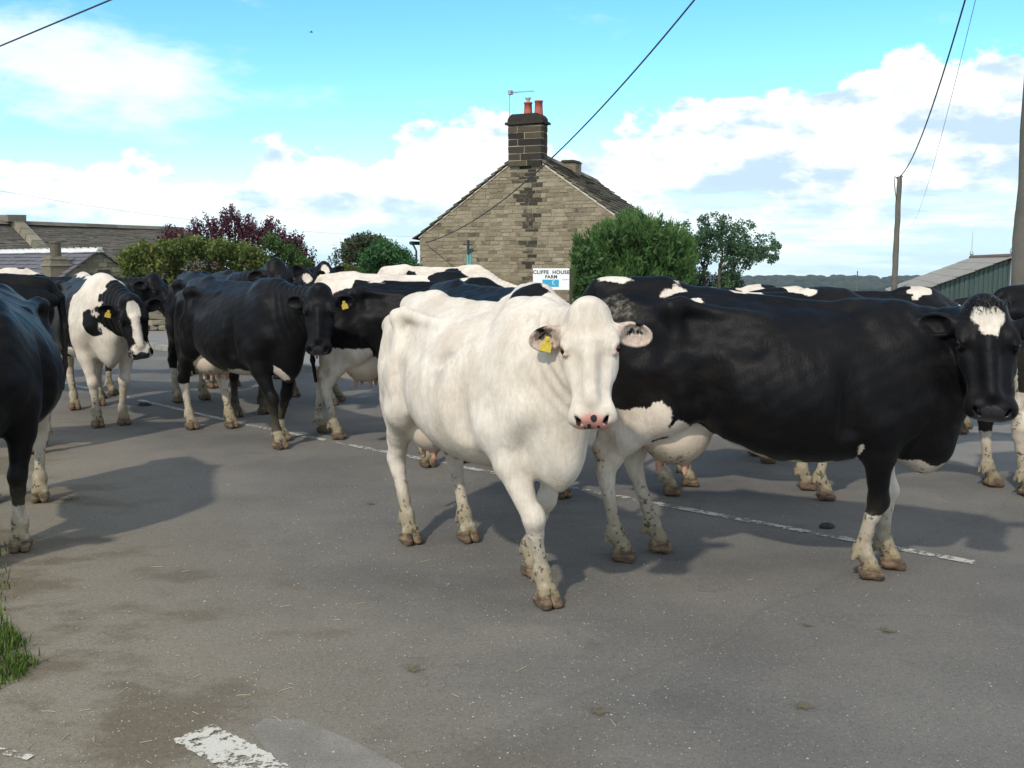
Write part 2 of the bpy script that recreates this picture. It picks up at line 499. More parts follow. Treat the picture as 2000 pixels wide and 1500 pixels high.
def land_mat():
    """pasture falling away from the hilltop, with hedges and field colours farther out"""
    m, T, b = new_mat('land')
    co = T.node('ShaderNodeTexCoord').outputs['Object']
    vor = T.node('ShaderNodeTexVoronoi'); T.l.new(T.map(co, scale=(1 / 170, 1 / 120, 0)), vor.inputs['Vector']); vor.inputs['Scale'].default_value = 1
    sc = T.node('ShaderNodeSeparateColor'); T.l.new(vor.outputs['Color'], sc.inputs[0])
    ed = T.node('ShaderNodeTexVoronoi', feature='DISTANCE_TO_EDGE'); T.l.new(T.map(co, scale=(1 / 170, 1 / 120, 0)), ed.inputs['Vector']); ed.inputs['Scale'].default_value = 1
    c = T.ramp(sc.outputs[0], [(0, (.055, .10, .030)), (.4, (.085, .135, .04)), (.7, (.12, .13, .05)), (1, (.07, .085, .035))])
    n = T.noise(co, .05, 5); n2 = T.noise(co, 3, 5)
    c = T.mix(1.0, c, T.lin(T.math('ADD', T.math('MULTIPLY', n, .5), T.math('MULTIPLY', n2, .5)), .3, .7, .7, 1.3), 'MULTIPLY')
    c = T.mix(T.math('SUBTRACT', 1, T.ss(ed.outputs[0], .01, .03)), c, (.018, .030, .012))
    T.set(b.inputs['Base Color'], c); b.inputs['Roughness'].default_value = .95
    b.inputs['Specular IOR Level'].default_value = .1
    MAT['land'] = m

asphalt(); land_mat()
paint_mat('line_paint', .525, (.47, .45, .39))
paint_mat('edge_paint', .64, (.5, .49, .45))
paint_mat('block_paint', .515, (.56, .53, .45))
stone_mat('house_stone', (.178, .144, .094), (.262, .218, .148), (.335, .284, .198))
stone_mat('chimney_stone', (.026, .022, .018), (.050, .040, .030), (.095, .074, .050))
stone_mat('slate_stone', (.070, .060, .045), (.125, .105, .075), (.19, .165, .12))
stone_mat('barn_slate', (.095, .085, .068), (.125, .112, .088), (.16, .143, .112))
stone_mat('rubble_stone', (.12, .105, .075), (.20, .175, .125), (.29, .26, .19))
MAT['mortar'] = plain('lime_mortar', (.33, .27, .18), .95, var=.25, scale=6)
MAT['mortar_pale'] = plain('pale_pointing', (.52, .46, .36), .95, var=.2, scale=6)
MAT['dark_mortar'] = plain('chimney_mortar', (.36, .31, .22), .95, var=.3, scale=6)
MAT['terracotta'] = plain('terracotta', (.42, .105, .065), .75, var=.2, scale=10)
MAT['zinc'] = plain('galvanised_metal', (.42, .44, .45), .45, metal=.6, var=.2, scale=14)
MAT['white_paint'] = plain('white_board', (.80, .80, .77), .55, var=.06, scale=3)
MAT['sign_blue'] = plain('sign_blue', (.03, .34, .52), .5, var=.1, bump=0)
MAT['sign_ink'] = plain('sign_ink', (.025, .03, .028), .6, var=.1, bump=0)
MAT['dark_wood'] = plain('dark_wood', (.045, .036, .03), .85, var=.3, scale=12)
MAT['teal_paint'] = plain('teal_paint', (.10, .36, .33), .6, var=.2, scale=10)
MAT['iron'] = plain('dark_iron', (.03, .028, .027), .6, var=.3)
MAT['pole_wood'] = plain('pole_wood', (.120, .108, .088), .9, var=.35, scale=3, bump=.5)
MAT['cable'] = plain('black_cable', (.035, .035, .04), .6, var=.1, bump=0)
MAT['fibre_roof'] = plain('fibre_cement', (.30, .285, .25), .9, var=.22, scale=1.2)
MAT['ridge_white'] = plain('pale_ridge', (.62, .61, .58), .8, var=.15, scale=2)
MAT['grey_roof'] = plain('grey_slate', (.12, .115, .125), .85, var=.25, scale=3)
MAT['gutter'] = plain('black_gutter', (.03, .03, .034), .5, var=.2)
MAT['bark'] = plain('bark', (.075, .06, .045), .9, var=.35, scale=9, bump=.5)
MAT['bird'] = plain('bird_feathers', (.05, .05, .055), .8, var=.2, bump=0)
def smear():
    m, T, b = new_mat('dried_dung')
    co = T.node('ShaderNodeTexCoord').outputs['Object']
    n = T.noise(co, 45, 5, .7); n2 = T.noise(co, 18, 4, .6)
    T.set(b.inputs['Base Color'], T.mix(n, (.085, .070, .034), (.19, .165, .095)))
    b.inputs['Roughness'].default_value = .95
    e = T.attr('edge')
    T.set(b.inputs['Alpha'], T.math('MULTIPLY', T.ss(T.math('ADD', T.math('SUBTRACT', .62, e), T.math('MULTIPLY', T.math('SUBTRACT', n2, .5), 2.0)), -.1, .45), .85))
    T.set(b.inputs['Normal'], T.bump(n, .9, .012))
    MAT['dung'] = m
smear()
MAT['dung_dark'] = plain('fresh_dung', (.030, .026, .020), .7, var=.35, scale=40, bump=.8)
MAT['pebble'] = plain('pebble', (.36, .34, .29), .85, var=.35, scale=60, bump=.2)
MAT['straw'] = plain('straw', (.42, .35, .20), .8, var=.25, scale=30, bump=0)
MAT['kerb'] = plain('kerb_stone', (.26, .245, .205), .9, var=.3, scale=5, bump=.4)
MAT['pave'] = plain('pavement_asphalt', (.20, .19, .17), .92, var=.22, scale=2.5, bump=.3)

def cladding():
    m, T, b = new_mat('green_cladding')
    co = T.node('ShaderNodeTexCoord').outputs['Object']
    n = T.noise(T.map(co, scale=(3, 3, .35)), 1.0, 5, .6)
    T.set(b.inputs['Base Color'], T.mix(T.ss(n, .3, .7), (.038, .066, .060), (.058, .092, .084)))
    b.inputs['Roughness'].default_value = .5
    MAT['cladding'] = m
cladding()
leaf_mat('purple_leaf', [(0, (.030, .008, .012)), (.5, (.070, .018, .028)), (1, (.13, .045, .055))], .2)
leaf_mat('elder_leaf', [(0, (.045, .080, .018)), (.5, (.105, .140, .028)), (.85, (.19, .195, .042)), (1, (.30, .26, .08))], .3)
leaf_mat('shrub_leaf', [(0, (.030, .065, .014)), (.5, (.060, .115, .024)), (1, (.115, .165, .045))], .3)
leaf_mat('dark_leaf', [(0, (.030, .046, .022)), (.5, (.062, .086, .040)), (1, (.115, .10, .065))], .3)
leaf_mat('conifer_leaf', [(0, (.022, .065, .022)), (.5, (.042, .115, .034)), (1, (.075, .17, .055))], .15)
leaf_mat('pine_leaf', [(0, (.034, .070, .020)), (.35, (.078, .155, .042)), (.75, (.13, .245, .065)), (1, (.23, .25, .09))], .3)
leaf_mat('tree_leaf', [(0, (.036, .085, .042)), (.5, (.075, .145, .070)), (1, (.13, .19, .095))], .35)
leaf_mat('grass_blade', [(0, (.045, .085, .015)), (.6, (.095, .165, .025)), (1, (.19, .19, .06))], .35)
leaf_mat('wood_far', [(0, (.014, .024, .016)), (.5, (.022, .034, .020)), (1, (.034, .046, .028))], 0, .95)
# ------------------------------------------------------------------ the land
def land_z(r):
    """height of the ground at a distance from the hilltop"""
    a = np.clip(r - 46, 0, None)
    z = -.034 * np.minimum(a, 1000)
    rise = np.clip((r - 1150) / 350, 0, 1)
    z = z + rise * rise * (3 - 2 * rise) * 8.0
    fall = np.clip((r - 1650) / 900, 0, 1)
    return z - fall * fall * 70

def build_land():
    rs = np.concatenate([[.01], np.linspace(6, 60, 12), np.geomspace(75, 1100, 22), np.linspace(1150, 1700, 14), np.linspace(1760, 1990, 4)])
    na = 180
    th = np.linspace(0, 2 * np.pi, na, endpoint=False)
    rr, tt = np.meshgrid(rs, th, indexing='ij')
    rng = np.random.default_rng(3)
    z = land_z(rr)
    for k in range(9):
        fx = rng.uniform(1, 6); ph = rng.uniform(0, 6.28)
        z += np.clip((rr - 300) / 900, 0, 1) * np.sin(tt * round(fx) + ph + rr / rng.uniform(300, 900)) * .55
    z[rr < 60] = 0
    z -= .02
    v = np.stack([rr * np.sin(tt), rr * np.cos(tt), z], -1).reshape(-1, 3)
    F = []
    nr = len(rs)
    I = np.arange(nr * na).reshape(nr, na)
    a = I[:-1, :]; b = I[1:, :]
    F = np.stack([a, np.roll(a, -1, 1), np.roll(b, -1, 1), b], -1).reshape(-1, 4)
    o = link('ground', np_mesh('ground', v, F, True), MAT['land'])
    tag(o, kind='structure')
    return rs, th, z
build_land()

def sheet(name, poly, z, mat, edge=None):
    me = bpy.data.meshes.new(name)
    me.from_pydata([(x, y, z) for x, y in poly], [], [tuple(range(len(poly)))])
    o = link(name, me, mat)
    return tag(o, kind='structure')

# tarmac: the junction mouth, the road running off to the far left and the near right
sheet('road', [(-2.9, -4), (7, -9), (16, -6), (9.5, 2.6), (3.53, 8.1), (-2.0, 13.75), (-6.0, 17.95), (-14, 26.6), (-19.5, 21.5), (-9.4, 12.6), (-3.9, 7.2), (-2.95, 5.5), (-2.35, 4.0)][::1], 0.0, MAT['asphalt'])

def strip(name, pts, width, z, mat, n=60):
    """painted strip along a polyline, with an 'edge' value for ragged borders"""
    P = [Vector((x, y, 0)) for x, y in pts]
    seg = [0]
    for a, b in zip(P[:-1], P[1:]):
        seg.append(seg[-1] + (b - a).length)
    V = []; F = []; E = []
    for i in range(n + 1):
        s = seg[-1] * i / n
        k = max(j for j in range(len(P) - 1) if seg[j] <= s + 1e-9)
        t = (s - seg[k]) / (seg[k + 1] - seg[k])
        p = P[k].lerp(P[k + 1], t); d = (P[k + 1] - P[k]).normalized()
        q = Vector((-d.y, d.x, 0))
        for w, e in ((-.5, 1), (-.34, 0), (.34, 0), (.5, 1)):
            V.append(p + q * width * w + Vector((0, 0, z))); E.append(1 if i in (0, n) else e)
        if i:
            b = (i - 1) * 4
            for c in range(3):
                F.append((b + c, b + c + 1, b + c + 5, b + c + 4))
    F = [f[::-1] for f in F]
    me = bpy.data.meshes.new(name)
    me.from_pydata(V, [], F)
    fattr(me, 'edge', E)
    o = link(name, me, mat)
    return tag(o, kind='structure')

strip('road_centre_line', [(-9.8, 17.2), (-5.22, 12.61), (-2.68, 9.98), (-.42, 7.93), (.49, 7.12), (1.61, 6.14), (2.62, 5.27)], .105, .005, MAT['line_paint'], 160)
strip('road_centre_line', [(2.95, 4.98), (4.6, 3.5), (7.5, .8)], .12, .005, MAT['edge_paint'], 60)
strip('road_edge_line', [(-1.9, 13.4), (3.35, 8.0), (6.5, 5.0)], .10, .005, MAT['edge_paint'], 90)
strip('give_way_mark', [(-1.15, 3.365), (-.62, 2.90), (-.1, 2.44)], .225, .005, MAT['block_paint'], 40)
strip('give_way_mark', [(-1.80, 3.23), (-1.600, 3.155)], .05, .005, MAT['block_paint'], 24)
strip('give_way_mark', [(-1.52, 3.07), (-1.40, 2.95)], .10, .005, MAT['block_paint'], 16)

def patch_mat():
    m, T, b = new_mat('road_patch')
    co = T.node('ShaderNodeTexCoord').outputs['Object']
    n = T.noise(co, 160, 3, .7); n2 = T.noise(co, 5, 5)
    c = T.mix(T.ss(n2, .3, .7), (.175, .158, .130), (.23, .208, .170))
    T.set(b.inputs['Base Color'], T.mix(1.0, c, T.lin(n, .3, .7, .75, 1.25), 'MULTIPLY'))
    b.inputs['Roughness'].default_value = .92
    T.set(b.inputs['Normal'], T.bump(n, .5, .01))
    return m
sheet('road_patch', [(-.93, 3.36), (-.90, 3.45), (-.76, 3.44), (-.55, 3.28), (-.36, 3.10), (.1, 2.65), (-.25, 2.3)], .0025, patch_mat())

# pavement beyond the road with a worn kerb
def offset_line(pts, d):
    out = []
    for i, p in enumerate(pts):
        a = Vector(pts[max(i - 1, 0)]); b = Vector(pts[min(i + 1, len(pts) - 1)])
        t = (b - a).normalized()
        out.append((p[0] - t.y * d, p[1] + t.x * d))
    return out
KERB = [(-14.2, 26.9), (-9.0, 21.15), (-6.0, 17.98), (-2.1, 13.9)]
mb = MB(); rnd = random.Random(5)
for (a, b) in zip(KERB[:-1], KERB[1:]):
    A = Vector((*a, 0)); B = Vector((*b, 0)); L = (B - A).length; d = (B - A).normalized(); n = int(L / .9)
    ang = math.atan2(d.y, d.x)
    for i in range(n):
        M = Matrix.Translation(A + d * (L * i / n)) @ Matrix.Rotation(ang, 4, 'Z')
        mb.box((.006, 0, -.1), (L / n - .006, .15, .085 + rnd.uniform(-.012, .01)), M, rnd.random(), .006, rnd)
k = mb.build('kerb', MAT['kerb']); tag(k, kind='structure')
out = offset_line(KERB, .15)
sheet('pavement', [(-15.5, 28), (-12, 30), (6, 30), (9, 22), (7, 13), (3.6, 8.2), (-2.0, 13.95)][:0] + [(-14.0, 28.5), (-2, 28.5), (8, 27.5), (12, 16), (14, -1), (9.0, 1.6), (3.0, 7.6), (-2.6, 13.2), (-6.6, 17.4), (-14.6, 26.0)], .0045 - .012 + .0, MAT['pave'])

# ------------------------------------------------------------------ foliage
def foliage(centres, radii, n, size, seed, aspect=1.6, shell=.35, up=0.0, squash=1.0, droop=0.0, tint_top=.25):
    """leaf quads spread through ellipsoidal clumps; tint is each leaf's own colour"""
    rng = np.random.default_rng(seed)
    C = np.asarray(centres, float); Rr = np.asarray(radii, float)
    if Rr.ndim == 1:
        Rr = np.stack([Rr, Rr, Rr * squash], -1)
    wt = Rr.prod(1) ** .67; wt /= wt.sum()
    idx = rng.choice(len(C), n, p=wt)
    d = rng.normal(size=(n, 3)); d /= np.linalg.norm(d, axis=1)[:, None]
    r = rng.uniform(shell, 1.04, n) ** .6
    P = C[idx] + d * r[:, None] * Rr[idx] * rng.uniform(.75, 1.15, (n, 1))
    t = rng.normal(size=(n, 3)); t += d * .5; t[:, 2] += up - droop
    t /= np.linalg.norm(t, axis=1)[:, None]
    s = np.cross(t, rng.normal(size=(n, 3))); s /= np.linalg.norm(s, axis=1)[:, None] + 1e-9
    L = size * rng.uniform(.6, 1.35, n)[:, None]
    W = L / aspect
    V = np.stack([P - t * L * .5, P + s * W * .5, P + t * L * .5, P - s * W * .5], 1).reshape(-1, 3)
    F = np.arange(n * 4).reshape(n, 4)
    clump = rng.uniform(0, 1, len(C))[idx]
    tint = np.clip(.5 + (clump - .5) * .6 + rng.normal(0, .10, n), 0, 1)
    return V, F, np.repeat(tint, 4)

def shoots(bases, dirs, lengths, per, leaf, seed, aspect=2.4, lean=.6):
    """leaves set along upright or spreading shoots (ragged outline)"""
    rng = np.random.default_rng(seed)
    Vs = []; Ts = []
    for b, d, L in zip(bases, dirs, lengths):
        d = np.asarray(d, float); d /= np.linalg.norm(d)
        m = max(4, int(per * L))
        u = rng.uniform(.02, 1, m)
        P = np.asarray(b) + d * (u * L)[:, None] + rng.normal(0, .025, (m, 3))
        t = rng.normal(size=(m, 3)) * (1 - lean) + d * lean
        t /= np.linalg.norm(t, axis=1)[:, None]
        s = np.cross(t, rng.normal(size=(m, 3))); s /= np.linalg.norm(s, axis=1)[:, None] + 1e-9
        l = leaf * rng.uniform(.6, 1.3, m)[:, None] * (1.1 - .5 * u[:, None])
        P0 = P
        Vs.append(np.stack([P0, P0 + t * l * .5 + s * l / aspect * .5, P0 + t * l, P0 + t * l * .5 - s * l / aspect * .5], 1).reshape(-1, 3))
        tt = np.clip(rng.uniform(.2, .7) + rng.normal(0, .14, m) + .25 * (u - .5), 0, 1)
        Ts.append(np.repeat(tt, 4))
    V = np.concatenate(Vs); T = np.concatenate(Ts)
    return V, np.arange(len(V)).reshape(-1, 4), T

def crown(parts, mat, root, name='crown'):
    V = []; F = []; T = []; b = 0
    for v, f, t in parts:
        V.append(v); F.append(f + b); T.append(t); b += len(v)
    me = np_mesh(name, np.concatenate(V), np.concatenate(F))
    fattr(me, 'tint', np.concatenate(T)[:len(me.vertices)])
    return link(name, me, mat, root)

def px(x, y, Y):
    """a point at depth Y in the direction of a photograph coordinate (used to lay the place out once)"""
    f = 1950; p = R(7.0165)
    u = (x - 1000) / f; v = (y - 750) / f
    dn = math.sin(p) + v * math.cos(p); fw = math.cos(p) - v * math.sin(p)
    t = Y / fw
    return np.array((t * u, Y, EYE - t * dn))

def limbs(mb, base, tips, r0, seed, wob=.12):
    rnd = random.Random(seed)
    base = Vector(base)
    for t in tips:
        t = Vector(t)
        pts = []
        for i in range(6):
            q = base.lerp(t, i / 5)
            q.z += math.sin(i / 5 * math.pi) * .05
            if 0 < i < 5:
                q += Vector([rnd.uniform(-wob, wob) for _ in range(3)])
            pts.append(q)
        mb.tube(pts, [r0 * (1 - .16 * i) for i in range(6)], 6)

def gz(x, y):
    return float(land_z(math.hypot(x, y))) - .02

rng = np.random.default_rng(11)

def rand_clumps(x0, x1, top, bottom, Y, dy, n, rmin, rmax, seed, envelope):
    """clump centres inside an outline: envelope(u) gives the crown top (0..1) along the width"""
    r = np.random.default_rng(seed)
    C = []; Q = []
    for _ in range(n):
        u = r.uniform(0, 1)
        rad = r.uniform(rmin, rmax)
        zt = bottom + (top - bottom) * envelope(u)
        z = r.uniform(bottom, max(bottom + .01, zt - rad * .8))
        if r.random() < .55:
            z = max(bottom, zt - rad * r.uniform(.7, 1.4))
        C.append((x0 + (x1 - x0) * u, Y + r.uniform(-dy, dy), z)); Q.append(rad)
    return C, Q

# copper-leaved tree over the yellow-green elder
def copper_tree():
    Y = 30.0
    c = px(460, 520, Y)
    root = empty('copper_tree', (c[0], Y, gz(c[0], Y)))
    tag(root, 'ragged purple-leaved tree rising behind the yellow-green elder bush', 'tree')
    inv = Matrix.Translation(-Vector(root.location))
    o = np.array(root.location)
    prof = [(312, 455), (330, 432), (352, 450), (375, 428), (398, 412), (420, 425), (440, 398), (455, 396), (470, 420), (490, 415), (508, 440), (528, 418), (548, 428), (560, 450), (585, 445), (598, 470), (606, 505)]
    r = np.random.default_rng(21)
    base = []; dirs = []; lens = []
    for i in range(len(prof) - 1):
        for k in range(9):
            t = r.random()
            x = prof[i][0] * (1 - t) + prof[i + 1][0] * t; y = prof[i][1] * (1 - t) + prof[i + 1][1] * t
            tip = px(x, y + r.uniform(0, 22) - 8 * (k == 0), Y + r.uniform(-.9, .9))
            d = np.array(((x - 460) / 150 * .55 + r.normal(0, .18), r.normal(0, .2), 1.0)); d /= np.linalg.norm(d)
            L = r.uniform(.45, .9)
            base.append(tip - d * L - o); dirs.append(d); lens.append(L)
    s1 = shoots(base, dirs, lens, 95, .105, 5, 2.0, .45)
    C, Q = [], []
    for k in range(60):
        i = r.integers(0, len(prof) - 1); t = r.random()
        x = prof[i][0] * (1 - t) + prof[i + 1][0] * t; y = prof[i][1] * (1 - t) + prof[i + 1][1] * t
        yy = r.uniform(y + 28, 535)
        C.append(px(x, yy, Y + r.uniform(-.9, .9)) - o); Q.append(r.uniform(.2, .42))
    s2 = foliage(C, Q, 5200, .10, 6, 1.8)
    crown([s1, s2], MAT['purple_leaf'], root)
    mb = MB()
    mb.tube([(0, 0, 0), (.05, 0, .8), (.02, .05, 1.5)], [.16, .13, .11], 10)
    limbs(mb, (.02, .05, 1.4), [px(x, y, Y) - o for x, y in ((340, 450), (400, 425), (450, 410), (500, 440), (540, 430), (590, 470))], .06, 3)
    mb.build('trunk', MAT['bark'], root, True)
copper_tree()

def bush(name, label, cat, pxs, Y, mat, n, leaf, seed, cl=40, rad=(.22, .42), bottom=545, shell=.35, extra=None, group=None, depth=.8, aspect=1.7, trunk=True, sh=0, shl=.4):
    xs = [p[0] for p in pxs]
    cx = (xs[0] + xs[-1]) / 2
    c = px(cx, 510, Y)
    root = empty(name, (c[0], Y, gz(c[0], Y)))
    tag(root, label, cat, group)
    o = np.array(root.location)
    r = np.random.default_rng(seed)
    C, Q = [], []
    top = lambda x: np.interp(x, xs, [p[1] for p in pxs])
    for k in range(cl):
        x = r.uniform(xs[0], xs[-1]); q = r.uniform(*rad)
        qq = q / Y * 1950
        x = np.clip(x, xs[0] + qq * .7, xs[-1] - qq * .7)
        yt = top(x) + qq * .85
        y = yt + (r.random() ** 1.6) * max(0, bottom - yt)
        if k < cl * .5:
            y = yt + r.uniform(-.1, .35) * qq
        C.append(px(x, y, Y + r.uniform(-depth, depth)) - o); Q.append(q)
    # skirts to the ground
    zb = [np.array(((px(x, 510, Y) - o)[0], r.uniform(-depth, depth), r.uniform(.25, 1.0))) for x in r.uniform(xs[0], xs[-1], max(4, cl // 3))]
    C += zb; Q += [r.uniform(*rad) * 1.15 for _ in zb]
    P = [foliage(C, Q, n, leaf, seed + 1, aspect, shell)]
    if sh:
        B, D, L = [], [], []
        for k in range(sh):
            x = r.uniform(xs[0], xs[-1]); yt = top(x)
            tip = px(x, yt + r.uniform(-10, 26), Y + r.uniform(-depth, depth) * .8)
            d = np.array(((x - cx) / max(40, xs[-1] - xs[0]) * .8 + r.normal(0, .12), r.normal(0, .15), 1.0)); d /= np.linalg.norm(d)
            l = shl * r.uniform(.6, 1.2)
            B.append(tip - d * l - o); D.append(d); L.append(l)
        P.append(shoots(B, D, L, 90, leaf * 1.05, seed + 3, aspect * 1.15, .5))
    if extra:
        P += extra(o)
    crown(P, mat, root)
    if trunk:
        mb = MB()
        for k in range(3):
            a = r.uniform(-.3, .3, 2)
            mb.tube([(a[0] * .3, a[1] * .3, 0), (a[0], a[1], .6), (a[0] * 2.4, a[1] * 2, 1.3)], [.06, .05, .025], 7)
        mb.build('trunk', MAT['bark'], root, True)
    return root

bush('elder_bush', 'broad yellow-green flowering bush under the purple tree', 'bush', [(236, 515), (252, 484), (280, 473), (300, 478), (330, 466), (350, 472), (376, 460), (405, 470), (432, 464), (462, 474), (490, 478), (512, 496), (526, 520)],
     26.6, MAT['elder_leaf'], 22000, .10, 31, 190, (.13, .33), 575, .2, depth=1.0, sh=110, shl=.26)
bush('garden_shrub', 'pointed mid-green shrub to the right of the yellow-green elder', 'bush', [(492, 510), (515, 465), (530, 455), (548, 472), (575, 480), (598, 505), (606, 525)],
     27.8, MAT['shrub_leaf'], 5200, .075, 41, 34, (.13, .26), 545, depth=.6, sh=40, shl=.3)
bush('thin_sapling', 'sparse twiggy sapling standing against the sky left of the dark tree', 'tree', [(642, 515), (655, 488), (668, 478), (680, 490), (690, 515)],
     34.5, MAT['dark_leaf'], 650, .085, 51, 12, (.15, .28), 540, depth=.5, sh=14, shl=.5)
bush('dark_tree', 'small dark reddish-green tree behind the rounded green conifer', 'tree', [(668, 500), (678, 470), (700, 460), (725, 456), (748, 468), (756, 500)],
     33.2, MAT['dark_leaf'], 7000, .12, 61, 40, (.22, .42), 545, depth=.7, sh=26, shl=.35)
bush('hedge_bush', 'low yellowish bush at the foot of the dark tree', 'bush', [(655, 528), (668, 515), (690, 512), (712, 522)],
     30.6, MAT['elder_leaf'], 1700, .075, 71, 16, (.12, .24), 548, depth=.4)
bush('rounded_conifer', 'rounded bright green conifer left of the stone house', 'tree', [(706, 530), (716, 492), (738, 470), (752, 474), (775, 482), (800, 497), (818, 522), (822, 540)],
     29.6, MAT['conifer_leaf'], 15000, .10, 81, 60, (.22, .40), 552, depth=.8, aspect=2.2, sh=160, shl=.28, shell=.2)

# big pine in front of the house: shaggy upright candles over a dense mass
def pine():
    Y = 25.6
    prof = [(1114, 515), (1122, 470), (1138, 462), (1155, 455), (1170, 440), (1188, 432), (1210, 428), (1232, 415), (1252, 417), (1275, 424), (1300, 436), (1322, 438), (1335, 446), (1350, 462), (1362, 490), (1360, 530)]
    xs = [p[0] for p in prof]; ys = [p[1] for p in prof]
    c = px(1250, 510, Y)
    root = empty('pine_tree', (c[0], Y, gz(c[0], Y)))
    tag(root, 'large shaggy bushy pine with upright shoots in front of the stone house', 'tree')
    o = np.array(root.location)
    r = np.random.default_rng(91)
    B, D, L = [], [], []
    for k in range(900):
        x = r.uniform(1116, 1360); yt = np.interp(x, xs, ys)
        y = yt + (r.random() ** 1.15) * (585 - yt) - 8 + r.uniform(-6, 10)
        dep = r.uniform(-1, 1)
        bulge = math.sqrt(max(0.05, 1 - ((x - 1252) / 150) ** 2))
        tip = px(x, y, Y + dep * 1.5 * bulge)
        d = np.array(((x - 1252) / 140 * .45 + r.normal(0, .14), dep * .35 + r.normal(0, .12) - .15, 1.0)); d /= np.linalg.norm(d)
        l = r.uniform(.22, .62)
        B.append(tip - d * l - o); D.append(d); L.append(l)
    s1 = shoots(B, D, L, 95, .19, 93, 6.0, .72)
    C, Q = [], []
    for k in range(70):
        x = r.uniform(1130, 1345); yt = np.interp(x, xs, ys) + 24
        C.append(px(x, r.uniform(yt, 590), Y + r.uniform(-1.1, 1.1)) - o); Q.append(r.uniform(.2, .38))
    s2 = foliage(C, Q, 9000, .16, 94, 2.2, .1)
    s2 = (s2[0], s2[1], s2[2] * .6)  # filler leaves tinted darker to imitate shade deep in the crown
    zb = [np.array((r.uniform(-1.6, 1.6), r.uniform(-.9, .9), r.uniform(.2, .8))) for _ in range(16)]
    s3 = foliage(zb, [.45] * 16, 2600, .15, 95, 2.4)
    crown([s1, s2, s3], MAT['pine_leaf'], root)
    mb = MB(); mb.tube([(0, 0, 0), (.05, 0, .6), (.1, .05, 1.6)], [.15, .13, .08], 9)
    mb.build('trunk', MAT['bark'], root, True)
pine()

def open_tree(name, label, Y, base_px, lims, blobs, n, leaf, seed, mat='tree_leaf'):
    b = px(base_px[0], 560, Y)
    z0 = gz(b[0], Y)
    root = empty(name, (b[0], Y, z0)); tag(root, label, 'tree')
    o = np.array(root.location)
    r = np.random.default_rng(seed)
    C, Q = [], []
    for x, y, q in blobs:
        for k in range(9):
            C.append(px(x + r.normal(0, q * .7), y + r.normal(0, q * .7), Y + r.uniform(-.7, .7)) - o)
            Q.append(q / 1950 * Y * r.uniform(.35, 1.0))
    crown([foliage(C, Q, n, leaf, seed + 1, 1.6, .15)], MAT[mat], root)
    mb = MB()
    f = px(base_px[0] + 1, base_px[1], Y) - o
    mb.tube([(0, 0, 0), tuple(f * .5 + np.array((.03, 0, 0))), tuple(f)], [.085, .065, .05], 9)
    limbs(mb, f, [px(x, y, Y + r.uniform(-.3, .3)) - o for x, y in lims], .035, seed, .07)
    mb.build('trunk', MAT['bark'], root, True)

open_tree('field_tree', 'small airy tree half hidden by the right side of the pine', 33.5, (1374, 535), [(1350, 470), (1380, 445), (1395, 440), (1392, 480), (1360, 500)],
          [(1350, 462, 16), (1378, 448, 14), (1395, 442, 10), (1382, 472, 16), (1360, 490, 18), (1388, 490, 13), (1345, 505, 16), (1378, 508, 10), (1402, 455, 7), (1372, 530, 10)], 6500, .08, 101)
open_tree('field_tree', 'lopsided tree with a long branch reaching right beside the telegraph pole', 33.0, (1404, 525), [(1418, 425), (1450, 440), (1500, 485), (1516, 475), (1420, 500), (1450, 535)],
          [(1417, 432, 11), (1425, 448, 16), (1448, 445, 16), (1415, 470, 17), (1442, 472, 20), (1465, 480, 17), (1480, 492, 14), (1500, 492, 13), (1513, 478, 10), (1512, 500, 9), (1425, 500, 16), (1452, 500, 12), (1420, 525, 12), (1440, 535, 9), (1410, 545, 13), (1428, 550, 12), (1462, 515, 7)], 9500, .08, 111)
bush('field_hedge', 'low dark hedge beneath the two airy field trees', 'hedge', [(1355, 552), (1375, 540), (1400, 548), (1440, 543), (1462, 556)],
     34.0, MAT['dark_leaf'], 1500, .10, 121, 18, (.2, .35), 566, depth=.4)

# far wood along the ridge and hedgerow trees below it
def far_wood():
    r = np.random.default_rng(7)
    V = []; F = []; Tt = []
    b = 0
    n = 2400
    th = r.uniform(-.62, .62, n); rad = r.uniform(1180, 1560, n)
    edge = 1215 + 30 * np.sin(th * 22) + 25 * np.sin(th * 51)
    for a, q in zip(th, np.maximum(rad, edge)):
        x, y = q * math.sin(a), q * math.cos(a)
        z = float(land_z(q)) - 1
        h = r.uniform(6, 9.5); w = r.uniform(6, 11)
        m = 7
        ring = [(x + w * math.cos(2 * math.pi * k / m) * s, y + w * math.sin(2 * math.pi * k / m) * s, z + hh) for hh, s in ((0, .9), (h * .6, 1), (h * .9, .6)) for k in range(m)]
        V += ring + [(x, y, z + h)]
        for l in range(2):
            for k in range(m):
                F.append((b + l * m + k, b + l * m + (k + 1) % m, b + (l + 1) * m + (k + 1) % m, b + (l + 1) * m + k))
        for k in range(m):
            F.append((b + 2 * m + k, b + 2 * m + (k + 1) % m, b + 3 * m))
        Tt += [r.random()] * (3 * m + 1)
        b += 3 * m + 1
    me = bpy.data.meshes.new('distant_wood'); me.from_pydata(V, [], F); fattr(me, 'tint', Tt)
    o = link('distant_wood', me, MAT['wood_far']); tag(o, 'dark distant wood along the ridge on the horizon', 'wood', kind='stuff')
far_wood()

